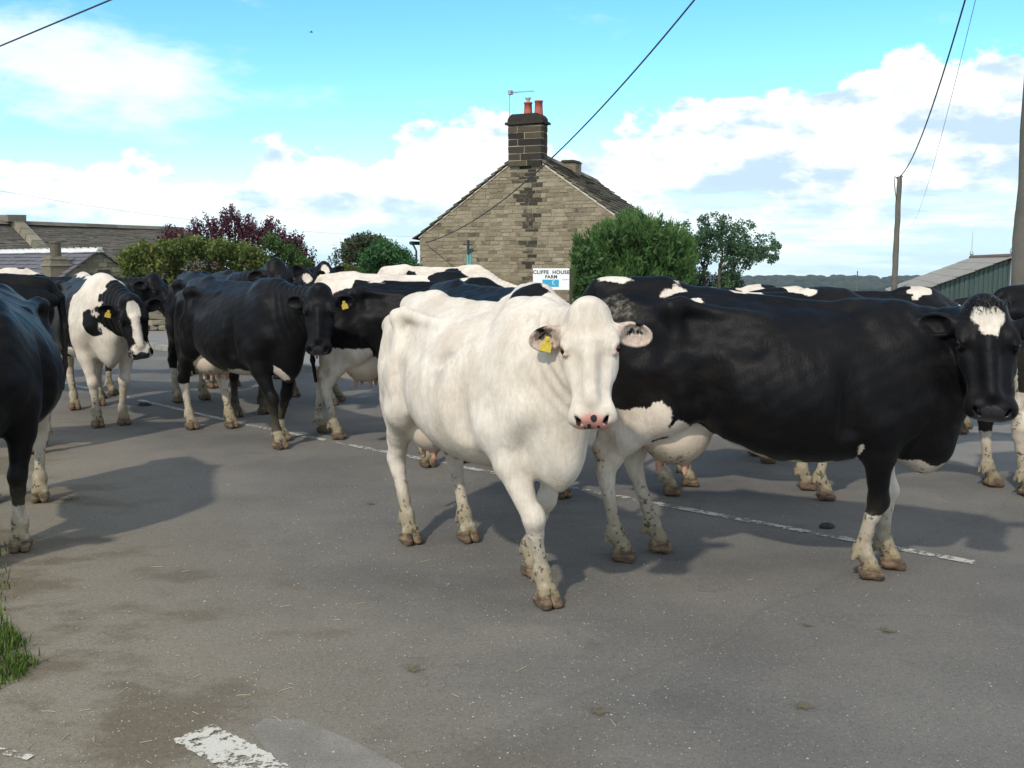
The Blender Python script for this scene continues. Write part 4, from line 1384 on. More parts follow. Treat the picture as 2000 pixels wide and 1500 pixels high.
def pat(cx, cy, r, h, label, mat, seed):
    rnd = np.random.default_rng(seed)
    n = 64; V = []; F = []
    ph = rnd.uniform(0, 6.28, 4); am = rnd.uniform(.05, .16, 4)
    rings = [(1.15, 0), (.93, .45), (.75, .75), (.45, .95), (.18, 1.0)]
    for q, z in rings:
        for k in range(n):
            a = 2 * math.pi * k / n
            rr = r * q * (1 + .6 * sum(am[i] * math.sin((i * 3 + 2) * a + ph[i]) for i in range(4)) + rnd.uniform(-.10, .10) * q)
            V.append((math.cos(a) * rr * 1.35, math.sin(a) * rr, .006 + h * z + rnd.uniform(-.1, .1) * h))
    for l in range(4):
        for k in range(n):
            F.append((l * n + k, l * n + (k + 1) % n, (l + 1) * n + (k + 1) % n, (l + 1) * n + k))
    F.append(tuple(4 * n + k for k in range(n)))
    F.append(tuple(range(n))[::-1])
    me = bpy.data.meshes.new('dung_pat'); me.from_pydata(V, [], F)
    for p in me.polygons: p.use_smooth = True
    fattr(me, 'edge', [q for q, z in rings for k in range(n)])
    o = link('dung_pat', me, MAT[mat], loc=(cx, cy, 0)); tag(o, label, 'dung', 'dung spots on the road')
for i, (x, y, r, h, lb, mt) in enumerate([
    (1165, 1390, .055, .0028, 'flat brown dung smear on the tarmac below the white cow', 'dung'),
    (1565, 1380, .05, .0028, 'olive dung pat near the lower right corner of the road', 'dung'),
    (805, 1308, .05, .0028, 'straw-coloured dung smear left of the white cow\'s front hoof', 'dung'),
    (722, 984, .05, .0028, 'olive dung pat left of the white cow\'s hind hooves', 'dung'),
    (1615, 1031, .03, .025, 'small dark round dropping left of the big black cow\'s front hooves', 'dung_dark'),
    (282, 792, .05, .03, 'small dark dropping on the centre line near the white-faced cow', 'dung_dark'),
    (130, 975, .085, .0028, 'greenish dung smear beside the hind hoof of the left-edge cow', 'dung'),
    (1730, 1232, .05, .0028, 'thin brown smear on the tarmac below the big black cow', 'dung'),
    (1575, 1222, .035, .0028, 'faint olive spot on the tarmac near the thin brown smear', 'dung')]):
    q = px(x, y, 1); t = EYE / (EYE - q[2])
    pat(q[0] * t, t, r, h, lb, mt, 40 + i)

# ------------------------------------------------------------------ the air between here and the far ridge
def haze():
    me = bpy.data.meshes.new('haze')
    x, y, z0, z1 = 2010, 2010, -60, 12
    me.from_pydata([(-x, -y, z0), (x, -y, z0), (x, y, z0), (-x, y, z0), (-x, -y, z1), (x, -y, z1), (x, y, z1), (-x, y, z1)], [],
                   [(0, 3, 2, 1), (4, 5, 6, 7), (0, 1, 5, 4), (1, 2, 6, 5), (2, 3, 7, 6), (3, 0, 4, 7)])
    m = bpy.data.materials.new('haze'); m.use_nodes = True
    t = m.node_tree; t.nodes.clear()
    v = t.nodes.new('ShaderNodeVolumePrincipled'); v.inputs['Color'].default_value = (.86, .94, 1.0, 1); v.inputs['Density'].default_value = .00015
    v.inputs['Anisotropy'].default_value = .2
    o = t.nodes.new('ShaderNodeOutputMaterial'); t.links.new(v.outputs[0], o.inputs['Volume'])
    tag(link('haze', me, m), 'thin blue haze over the distant ridge', 'haze', kind='stuff')
haze()
# ------------------------------------------------------------------ cows
# One continuous body surface per animal, grown from a signed distance field
# (barrel, hips, shoulders, jointed legs, cloven hooves, udder, neck, head, tail).
f32 = np.float32

def V3(*a):
    return np.array(a, dtype=np.float64)

def unit(v):
    v = np.asarray(v, dtype=np.float64)
    return v / np.linalg.norm(v)

def smin(a, b, k):
    h = np.maximum(k - np.abs(a - b), 0) / k
    return np.minimum(a, b) - h * h * k * 0.25

def smax(a, b, k):
    return -smin(-a, -b, k)

def pchip(xs, ys, x):
    xs = np.asarray(xs, float); ys = np.asarray(ys, float)
    h = np.diff(xs); d = np.diff(ys) / h
    m = np.zeros_like(ys)
    m[0], m[-1] = d[0], d[-1]
    for i in range(1, len(xs) - 1):
        if d[i - 1] * d[i] > 0:
            w1 = 2 * h[i] + h[i - 1]; w2 = h[i] + 2 * h[i - 1]
            m[i] = (w1 + w2) / (w1 / d[i - 1] + w2 / d[i])
    x = np.clip(x, xs[0], xs[-1])
    i = np.clip(np.searchsorted(xs, x) - 1, 0, len(xs) - 2)
    t = (x - xs[i]) / h[i]
    t2 = t * t; t3 = t2 * t
    return ((2*t3 - 3*t2 + 1) * ys[i] + (t3 - 2*t2 + t) * h[i] * m[i]
            + (-2*t3 + 3*t2) * ys[i + 1] + (t3 - t2) * h[i] * m[i + 1]).astype(f32)

def sd_cone(P, a, b, ra, rb):
    a = np.asarray(a, f32); b = np.asarray(b, f32)
    ba = b - a
    L = float(ba @ ba) + 1e-12
    pa = P - a
    t = np.clip(pa @ ba / L, 0, 1)
    q = pa - t[:, None] * ba
    return np.sqrt(np.einsum('ij,ij->i', q, q)) - (ra + t * (rb - ra))

def sd_ell(P, c, r, R=None):
    q = P - np.asarray(c, f32)
    if R is not None:
        q = q @ np.asarray(R, f32)
    r = np.asarray(r, f32)
    a = q / r
    k0 = np.sqrt(np.einsum('ij,ij->i', a, a)) + 1e-6
    b = a / r
    k1 = np.sqrt(np.einsum('ij,ij->i', b, b)) + 1e-6
    return k0 * (k0 - 1) / k1

def frame(xdir, zhint):
    x = unit(xdir); y = unit(np.cross(zhint, x)); z = np.cross(x, y)
    return np.stack([x, y, z], axis=1)          # columns are the axes

TORSO = np.array([  # x, top, bottom, half width, height of the widest line
    (-1.06, 1.30, 1.12, .07, 1.22), (-1.00, 1.38, 1.03, .125, 1.21), (-.92, 1.425, .95, .175, 1.19),
    (-.78, 1.455, .90, .225, 1.17), (-.62, 1.468, .85, .275, 1.12), (-.46, 1.462, .785, .325, 1.06),
    (-.25, 1.445, .68, .385, .98), (0.0, 1.43, .605, .415, .95), (.20, 1.43, .605, .395, .95),
    (.38, 1.445, .64, .335, .97), (.54, 1.455, .675, .255, 1.0), (.70, 1.42, .70, .190, 1.03),
    (.82, 1.33, .77, .128, 1.06), (.91, 1.22, .88, .07, 1.04)])

HEAD = np.array([   # along the face, top, bottom, half width
    (-.05, -.05, -.10, .045), (-.02, -.012, -.135, .072), (.03, .004, -.17, .090), (.09, .008, -.205, .103), (.15, .006, -.235, .112),
    (.20, .003, -.245, .113), (.25, -.002, -.235, .106), (.31, -.005, -.210, .095), (.37, -.008, -.180, .088),
    (.42, -.010, -.160, .088), (.46, -.014, -.150, .094), (.49, -.026, -.142, .091), (.515, -.050, -.128, .074)])

class Cow:
    """One posed cow: distance field, labels and coat in its own frame (x forward, y left, z up)."""
    def __init__(s, poll=(1.36, 0, 1.47), F=(.62, 0, -.78), U=(.78, 0, .62), feet=None, udder=1.0,
                 belly=1.0, tail=None, ear=(0.25, 0.1), bcs=1.0, has_head=True, scale=1.0, seed=0, neck_mid=None, rise=0.0, hs=1.05):
        s.poll = V3(*poll)
        s.F = unit(F)
        U = unit(U); U = unit(U - (U @ s.F) * s.F)
        s.U = U
        s.Y = np.cross(s.U, s.F)                  # to the cow's left
        s.R = np.stack([s.F, s.Y, s.U], axis=1)
        s.feet = feet or {}
        s.udder = udder; s.belly = belly; s.ear = ear; s.bcs = bcs; s.has_head = has_head
        s.tail = tail; s.scale = scale; s.seed = seed; s.neck_mid = neck_mid; s.rise = rise; s.hs = hs
        s.build()

    def hd(s, *q):
        return s.poll + s.R @ (np.asarray(q, float) * s.hs)

    def warp(s, v):
        v = np.array(v, float)
        v[..., 2] = v[..., 2] * (1 - s.rise * np.clip(v[..., 0], -1.1, 1.1))
        return v

    def leg_front(s, y, dx, dy, dz, knee):
        sg = 1 if y > 0 else -1
        J = [(.455, .085, 1.37, 0), (.715, .150, .99, .04), (.47, .205, .83, .10), (.525, .195, .70, .28),
             (.562, .175, .49, .55), (.572, .165, .435, .62), (.560, .160, .355, .70), (.552, .155, .20, .96),
             (.550, .155, .155, 1), (.592, .155, .085, 1)]
        out = []
        for x, yy, z, w in J:
            bump = knee * math.exp(-((z - .44) / .16) ** 2)
            out.append(V3(x + dx * w + bump, sg * yy + dy * w, z + dz * (1 if w > .9 else w)))
        return out

    def leg_hind(s, y, dx, dy, dz, bend):
        sg = 1 if y > 0 else -1
        J = [(-.50, .235, .88, .05), (-.585, .225, .83, .12), (-.80, .185, .665, .40), (-.885, .175, .55, .55),
             (-.925, .175, .495, .62), (-.925, .170, .43, .70), (-.895, .160, .20, .97), (-.89, .16, .155, 1),
             (-.848, .16, .085, 1), (-.86, .18, .84, .15), (-.968, .172, .60, .52)]
        out = []
        for x, yy, z, w in J:
            bump = bend * math.exp(-((z - .52) / .2) ** 2)
            out.append(V3(x + dx * w + bump, sg * yy + dy * w, z + dz * (1 if w > .9 else w)))
        return out

    def build(s):
        s.legs = {}
        for n, y in (('FL', 1), ('FR', -1)):
            dx, dy, dz, kn = s.feet.get(n, (0, 0, 0, 0))
            s.legs[n] = s.leg_front(y, dx, dy, dz, kn)
        for n, y in (('HL', 1), ('HR', -1)):
            dx, dy, dz, kn = s.feet.get(n, (0, 0, 0, 0))
            s.legs[n] = s.leg_hind(y, dx, dy, dz, kn)

    def hoof(s, P, cor, rel, splay=0.0):
        """two claws under a coronet point; the toes point along the cow's own x"""
        d = None
        z0 = cor[2] - .085
        for sg in (1, -1):
            a = V3(cor[0] - .022, cor[1] + sg * .029, z0 + .036)
            b = V3(cor[0] + .048, cor[1] + sg * (.031 + splay), z0 + .026)
            c = V3(cor[0] + .010, cor[1] + sg * .025, z0 + .085)
            e = smin(sd_cone(P, a, b, .034, .023), sd_cone(P, c, b, .028, .022), .02)
            d = e if d is None else np.minimum(d, e)
        return np.maximum(d, z0 - P[:, 2])

    def field(s, P, want_label=False):
        P = P.astype(f32)
        ay = np.abs(P[:, 1])
        A = np.stack([P[:, 0], ay, P[:, 2]], axis=1)
        x, z = P[:, 0], P[:, 2]
        T = TORSO
        top = pchip(T[:, 0], T[:, 1], x); bot = pchip(T[:, 0], T[:, 2], x)
        hw = pchip(T[:, 0], T[:, 3], x); zc = pchip(T[:, 0], T[:, 4], x)
        bel = np.exp(-((x + .02) / .38) ** 2)
        bot = bot - (s.belly - 1) * .25 * bel
        hw = hw * (1 + (s.belly - 1) * .8 * bel) * s.bcs
        up = z > zc
        h = np.where(up, top - zc, zc - bot)
        n = np.where(up, 1.85, 2.15)
        q = (ay / hw) ** n + (np.abs(z - zc) / h) ** n
        d = (q ** (1 / n) - 1) * np.minimum(hw, h) * .92
        d = smax(d, x - .89, .12); d = smax(d, -1.03 - x, .10)
        # shallow ribs
        rib = np.sin((x + .28 * (z - 1.0)) * 2 * math.pi / .082)
        mask = np.exp(-((x - .08) / .24) ** 2) * np.exp(-((z - 1.05) / .24) ** 2)
        d = d - .0011 * rib * mask
        # pelvis: hook bones, pin bones, the ridge between, tail head, backbone
        d = smin(d, sd_cone(A, (-.52, .235, 1.385), (-.56, .258, 1.365), .036, .040), .055)
        d = smin(d, sd_cone(A, (-.56, .25, 1.345), (-.95, .135, 1.30), .028, .042), .07)
        d = smin(d, sd_ell(A, (-1.015, .115, 1.275), (.06, .045, .06)), .05)
        d = smin(d, sd_cone(P, (-.60, 0, 1.45), (-.98, 0, 1.425), .045, .036), .08)
        d = smin(d, sd_cone(P, (.42, 0, 1.425), (-.55, 0, 1.425), .032, .032), .06)
        d = smin(d, sd_cone(P, (.36, 0, 1.435), (.58, 0, 1.43), .045, .05), .08)
        # loin edge above the flank hollow
        d = smin(d, sd_cone(A, (-.48, .222, 1.372), (-.10, .205, 1.335), .030, .022), .05)
        d = smax(d, -sd_cone(A, (-.43, .345, 1.265), (-.16, .37, 1.235), .064, .050), .09)
        # hollow between hook and pin
        d = smax(d, -sd_ell(A, (-.78, .285, 1.33), (.15, .085, .075)), .06)
        lab_d = [d.copy()]
        # thighs
        for sg in (1, -1):
            y = 1 if sg > 0 else -1
            N = 'HL' if sg > 0 else 'HR'
            J = s.legs[N]
            k = .09
            th = sd_ell(P, (-.80, sg * .165, 1.02), (.165, .098, .30), frame((1, 0, -.12), (0, 0, 1)))
            th = smin(th, sd_ell(P, (-.62, sg * .215, 1.00), (.19, .085, .27), frame((1, 0, .35), (0, 0, 1))), .08)
            d = smin(d, th, .08)
            L = sd_cone(P, V3(-.58, sg * .225, 1.05), J[0], .10, .082)
            L = smin(L, sd_cone(P, J[0], J[1], .085, .10), .05)
            L = smin(L, sd_cone(P, J[1], J[2], .105, .070), .05)
            L = smin(L, sd_cone(P, J[2], J[3], .068, .050), .04)
            L = smin(L, sd_cone(P, J[9], J[10], .055, .028), .06)
            L = smin(L, sd_cone(P, J[10], J[4], .028, .040), .03)
            L = smin(L, sd_cone(P, J[3], J[4], .049, .049), .03)
            L = smin(L, sd_cone(P, J[4], J[5], .047, .040), .03)
            L = smin(L, sd_cone(P, J[5], J[6], .040, .034), .03)
            L = smin(L, sd_ell(P, J[7], (.048, .043, .046)), .03)
            L = smin(L, sd_cone(P, J[7], J[8], .040, .043), .03)
            for t in (1, -1):
                L = smin(L, sd_cone(P, J[7] + V3(-.036, t * .024, -.022), J[7] + V3(-.046, t * .026, -.046), .016, .011), .012)
            Hf = s.hoof(P, J[8], 1)
            L = smin(L, Hf, .014)
            d = smin(d, L, .075)
            lab_d.append(L)
        for N, sg in (('FL', 1), ('FR', -1)):
            J = s.legs[N]
            # shoulder blade, arm, triceps
            S = sd_cone(P, J[0], J[1], .055, .058)
            S = smin(S, sd_ell(P, V3(.55, sg * .168, 1.12), (.15, .075, .25), frame((1, sg * -.1, -.5), (0, 0, 1))), .09)
            S = smin(S, sd_cone(P, J[1], J[2], .062, .078), .08)
            S = smin(S, sd_ell(P, V3(.53, sg * .185, .95), (.15, .075, .18), frame((1, 0, -.4), (0, 0, 1))), .07)
            d = smin(d, S, .085)
            L = sd_cone(P, J[2] + V3(.04, 0, .04), J[3], .088, .078)
            L = smin(L, sd_cone(P, J[3], J[4], .078, .049), .04)
            L = smin(L, sd_ell(P, J[5] + V3(.004, 0, .008), (.053, .051, .066)), .03)
            L = smin(L, sd_cone(P, J[5], J[6], .046, .036), .03)
            L = smin(L, sd_cone(P, J[6], J[7], .035, .033), .03)
            L = smin(L, sd_ell(P, J[8], (.046, .043, .046)), .03)
            L = smin(L, sd_cone(P, J[8], J[9], .039, .043), .03)
            for t in (1, -1):
                L = smin(L, sd_cone(P, J[8] + V3(-.034, t * .024, -.022), J[8] + V3(-.044, t * .026, -.046), .016, .011), .012)
            L = smin(L, s.hoof(P, J[9], 1), .014)
            d = smin(d, L, .06)
            lab_d.append(L)
        # chest: brisket and dewlap
        B = sd_ell(P, (.74, 0, .86), (.150, .088, .21))
        B = smin(B, sd_cone(P, (.58, 0, .74), (.77, 0, .74), .080, .055), .10)
        B = smin(B, sd_ell(P, (.74, 0, .775), (.115, .055, .195)), .06)
        d = smin(d, B, .09)
        # crease behind the shoulder, and the flank fold in front of the thigh
        cr = sd_cone(A, (.33, .365, 1.24), (.335, .330, .84), .034, .038)
        d = smax(d, -cr, .085)
        d = smax(d, -sd_ell(A, (-.37, .425, 1.06), (.10, .10, .19)), .07)
        d = smax(d, -sd_ell(A, (-.70, .335, 1.19), (.095, .075, .13)), .06)
        d = smin(d, sd_cone(A, (-.545, .252, 1.34), (-.505, .292, .96), .026, .034), .05)
        d = smax(d, -sd_ell(A, (-.405, .385, .89), (.05, .085, .11)), .05)
        # groove behind the shoulder
        # udder
        if s.udder > 0:
            u = s.udder
            Ud = sd_ell(A, (-.55, .06, .75 - .02 * u), (.205, .15 * u, .180 * u))
            Ud = smin(Ud, sd_ell(P, (-.66, 0, .82), (.15, .14 * u, .18)), .08)
            for tx in (-.49, -.63):
                zt = .75 - .02 * u - .175 * u * .93
                Ud = smin(Ud, sd_cone(A, (tx, .075 * u, zt + .03), (tx + .004, .082 * u, zt - .058), .020, .0135), .025)
            d = smin(d, Ud, .035)
            lab_d.append(Ud)
        else:
            lab_d.append(np.full(len(P), 9, f32))
        # tail
        tl = s.tail or [(-1.0, 0, 1.40), (-1.075, 0, 1.30), (-1.10, .01, 1.05), (-1.085, .02, .72), (-1.06, .03, .52)]
        rr = [.042, .036, .027, .020, .014]
        Tl = None
        for a, b, ra, rb in zip(tl[:-1], tl[1:], rr[:-1], rr[1:]):
            e = sd_cone(P, a, b, ra, rb)
            Tl = e if Tl is None else smin(Tl, e, .03)
        d = smin(d, Tl, .025)
        lab_d.append(Tl)
        if s.has_head:
            pl = s.poll
            q0 = s.hd(.03, 0, -.085); q1 = s.hd(.09, 0, -.13); q2 = s.hd(.15, 0, -.19)
            Nk = None
            wb = (V3(.48, 0, 1.34), V3(.66, 0, 1.12), V3(.73, 0, .95))
            mid = s.neck_mid
            for b0, e0, ra, rb in ((wb[0], q0, .10, .078), (wb[1], q1, .148, .094), (wb[2], q2, .088, .062)):
                if mid is not None:
                    m = (b0 + e0) * .5 + V3(*mid)
                    e = smin(sd_cone(P, b0, m, ra, (ra + rb) * .49), sd_cone(P, m, e0, (ra + rb) * .49, rb), .05)
                else:
                    e = sd_cone(P, b0, e0, ra, rb)
                Nk = e if Nk is None else smin(Nk, e, .11)
            ax = unit(q1 - wb[1]); sl = (P - wb[1].astype(f32)) @ ax.astype(f32); LN = float(np.linalg.norm(q1 - wb[1]))
            mk = np.clip(sl / .12, 0, 1) * np.clip((LN - sl) / .10, 0, 1)
            Nk = Nk + .0038 * np.sin(sl * 2 * math.pi / .062 + 5 * P[:, 2]) * mk
            # soft dewlap fold along the throat
            dl = sd_cone(P, V3(.75, 0, .83), q2 + V3(0, 0, -.02), .05, .035)
            Nk = smin(Nk, dl, .10)
            d = smin(d, Nk, .11)
            lab_d.append(Nk)
            # head, in its own frame
            Q = (((P - pl.astype(f32)) @ s.R.astype(f32)) / s.hs).astype(f32)
            aq = np.abs(Q[:, 1]); AQ = np.stack([Q[:, 0], aq, Q[:, 2]], axis=1)
            X, Z = Q[:, 0], Q[:, 2]
            zt = pchip(HEAD[:, 0], HEAD[:, 1], X); zb = pchip(HEAD[:, 0], HEAD[:, 2], X); w = pchip(HEAD[:, 0], HEAD[:, 3], X)
            zm = zt - (zt - zb) * .36
            up = Z > zm
            hh = np.where(up, zt - zm, zm - zb)
            n = np.where(up, 2.7, 1.75)
            q = (aq / w) ** n + (np.abs(Z - zm) / np.maximum(hh, .01)) ** n
            H = (q ** (1 / n) - 1) * np.minimum(w, hh) * .9
            H = smax(H, X - .512, .035); H = smax(H, -.05 - X, .05)
            H = smin(H, sd_ell(Q, (-.015, 0, -.045), (.058, .064, .075)), .05)              # poll
            H = smin(H, sd_ell(AQ, (.138, .095, -.030), (.048, .032, .030)), .03)           # brow
            H = smin(H, sd_ell(AQ, (.225, .092, -.080), (.075, .020, .018)), .03)           # cheek bone
            H = smin(H, sd_ell(AQ, (.458, .042, -.064), (.050, .054, .054)), .035)          # muzzle
            H = smin(H, sd_ell(Q, (.445, 0, -.125), (.055, .064, .034)), .022)              # chin
            H = smin(H, sd_cone(Q, (.16, 0, -.002), (.40, 0, -.012), .034, .036), .035)     # bridge
            H = smax(H, -sd_cone(AQ, (.225, .083, .014), (.385, .074, .008), .028, .024), .035)     # hollow beside the bridge
            H = smax(H, -sd_ell(AQ, (.482, .057, -.034), (.024, .0105, .026), frame((1, -.55, -.1), (0, .45, 1))), .012)  # nostrils
            H = smax(H, -sd_ell(AQ, (.475, .06, -.108), (.075, .055, .0045)), .008)         # mouth line
            H = smax(H, -sd_ell(AQ, (.172, .121, -.034), (.026, .020, .021)), .012)         # eye socket
            H = smin(H, sd_cone(AQ, (.146, .110, -.045), (.152, .113, -.020), .011, .010), .014)    # upper lid
            H = smin(H, sd_cone(AQ, (.152, .113, -.020), (.178, .104, -.006), .010, .008), .012)
            H = smin(H, sd_cone(AQ, (.190, .113, -.050), (.196, .106, -.016), .009, .008), .012)    # lower lid
            H = H * s.hs
            lab_d.append(H)
            d = smin(d, H, .04)
            # ears
            dr, bk = s.ear
            E = None
            out = unit((-.15 + dr, 1.0, -bk - .18))
            nrm = unit(np.array((.45, -.05, 1.0)) - (np.array((.45, -.05, 1.0)) @ out) * out)
            Re = np.stack([out, np.cross(nrm, out), nrm], axis=1)
            base = np.array((.078, .085, -.062)); cen = base + out * .108
            E = sd_ell(AQ, cen, (.090, .058, .036), Re)
            E = smax(E, -sd_ell(AQ, cen + nrm * .024 + out * .010, (.077, .046, .035), Re), .012)
            E = smin(E, sd_cone(AQ, base - out * .01, base + out * .045, .030, .026), .03)
            E = E * s.hs
            d = smin(d, E, .022)
            lab_d.append(E)
        # muscle and skin are never quite smooth
        px_, py_, pz_ = P[:, 0] + .37 * s.seed, P[:, 1], P[:, 2]
        d = d + .0022 * np.sin(21 * px_ + 6 * pz_) * np.sin(17 * pz_ + 9 * py_ + 1.3) + .0012 * np.sin(47 * px_ - 21 * pz_) * np.sin(39 * pz_ + 31 * py_)
        d = np.maximum(d, -P[:, 2])
        if want_label:
            return d, np.argmin(np.stack(lab_d, 0), 0)
        return d

    LAB = ['torso', 'HL', 'HR', 'FL', 'FR', 'udder', 'tail', 'neck', 'head', 'ear']

    def bounds(s):
        lo = V3(-1.25, -.62, -.03); hi = V3(1.05, .62, 1.60)
        pts = [s.hd(0, 0, 0), s.hd(.53, 0, -.1), s.hd(.1, .3, -.1), s.hd(.1, -.3, -.1), s.hd(.2, 0, -.28)] if s.has_head else []
        for L in s.legs.values():
            pts += list(L)
        if s.tail:
            pts += [V3(*t) for t in s.tail]
        for p in pts:
            lo = np.minimum(lo, p - .12); hi = np.maximum(hi, p + .12)
        lo[2] = -.03
        return lo, hi

    def mesh(s, h):
        lo, hi = s.bounds()
        B = 6
        nb = np.ceil((hi - lo) / (h * B)).astype(int)
        N = nb * B + 1
        ii = np.stack(np.meshgrid(*[np.arange(k) for k in nb], indexing='ij'), -1).reshape(-1, 3)
        cc = lo + (ii + .5) * h * B
        dc = s.field(cc)
        act = np.abs(dc) < h * B * .87 * 1.5 + .03
        vals = np.ones(N, f32)
        ins = dc < 0
        # fill blocks with their sign
        blk = np.where(ins, -1, 1).astype(f32).reshape(nb)
        full = np.repeat(np.repeat(np.repeat(blk, B, 0), B, 1), B, 2)
        vals[:-1, :-1, :-1] = full
        off = np.stack(np.meshgrid(*[np.arange(B + 1)] * 3, indexing='ij'), -1).reshape(-1, 3)
        ab = ii[act]
        gi = (ab[:, None, :] * B + off[None]).reshape(-1, 3)
        flat = np.unique(np.ravel_multi_index(gi.T, N))
        gi = np.stack(np.unravel_index(flat, N), -1)
        for k in range(0, len(flat), 200000):
            sl = slice(k, k + 200000)
            vals.ravel()[flat[sl]] = s.field(lo + gi[sl] * h)
        v, f = surface_nets(vals)
        v = lo + v * h
        e = h * .3
        for _ in range(2):
            d0 = s.field(v)
            g = np.stack([s.field(v + np.eye(3)[a] * e) - s.field(v - np.eye(3)[a] * e) for a in range(3)], -1) / (2 * e)
            gl = np.maximum((g * g).sum(-1), .2)
            step = np.clip(-d0 / gl, -h * .7, h * .7)
            v = v + g * step[:, None] * .9
        v[:, 2] = np.maximum(v[:, 2], 0)
        _, lab = s.field(v, True)
        return v, f, lab

def surface_nets(D):
    S = D < 0
    c = [S[i:S.shape[0] - 1 + i, j:S.shape[1] - 1 + j, k:S.shape[2] - 1 + k] for i in (0, 1) for j in (0, 1) for k in (0, 1)]
    cnt = np.zeros(c[0].shape, np.int8)
    for a in c:
        cnt += a
    act = (cnt > 0) & (cnt < 8)
    idx = np.argwhere(act)
    vid = np.full(act.shape, -1, np.int32)
    vid[act] = np.arange(len(idx))
    cv = np.stack([D[idx[:, 0] + i, idx[:, 1] + j, idx[:, 2] + k] for i in (0, 1) for j in (0, 1) for k in (0, 1)], -1)
    cp = np.array([(i, j, k) for i in (0, 1) for j in (0, 1) for k in (0, 1)], float)
    acc = np.zeros((len(idx), 3)); num = np.zeros(len(idx))
    for a in range(8):
        for b in range(a + 1, 8):
            if np.abs(cp[a] - cp[b]).sum() != 1:
                continue
            m = (cv[:, a] < 0) != (cv[:, b] < 0)
            t = np.where(m, cv[:, a] / np.where(m, cv[:, a] - cv[:, b], 1), 0)
            acc += np.where(m[:, None], cp[a] + t[:, None] * (cp[b] - cp[a]), 0)
            num += m
    verts = idx + acc / num[:, None]
    faces = []
    for ax in range(3):
        o1, o2 = [(1, 2), (2, 0), (0, 1)][ax]
        sl0 = [slice(None)] * 3; sl1 = [slice(None)] * 3
        sl0[ax] = slice(0, -1); sl1[ax] = slice(1, None)
        for o in (o1, o2):
            sl0[o] = slice(1, -1); sl1[o] = slice(1, -1)
        A = S[tuple(sl0)]; Bb = S[tuple(sl1)]
        for flip, M in ((0, A & ~Bb), (1, ~A & Bb)):
            e = np.argwhere(M)
            if not len(e):
                continue
            e[:, o1] += 1; e[:, o2] += 1
            def cell(d1, d2):
                q = e.copy(); q[:, o1] += d1; q[:, o2] += d2
                return vid[q[:, 0], q[:, 1], q[:, 2]]
            Q = np.stack([cell(-1, -1), cell(0, -1), cell(0, 0), cell(-1, 0)], -1)
            if flip:
                Q = Q[:, ::-1]
            faces.append(Q)
    F = np.concatenate(faces)
    return verts, F[(F >= 0).all(1)]
# ---- painting and assembling
def sstep(x, a, b):
    t = np.clip((x - a) / (b - a), 0, 1)
    return t * t * (3 - 2 * t)

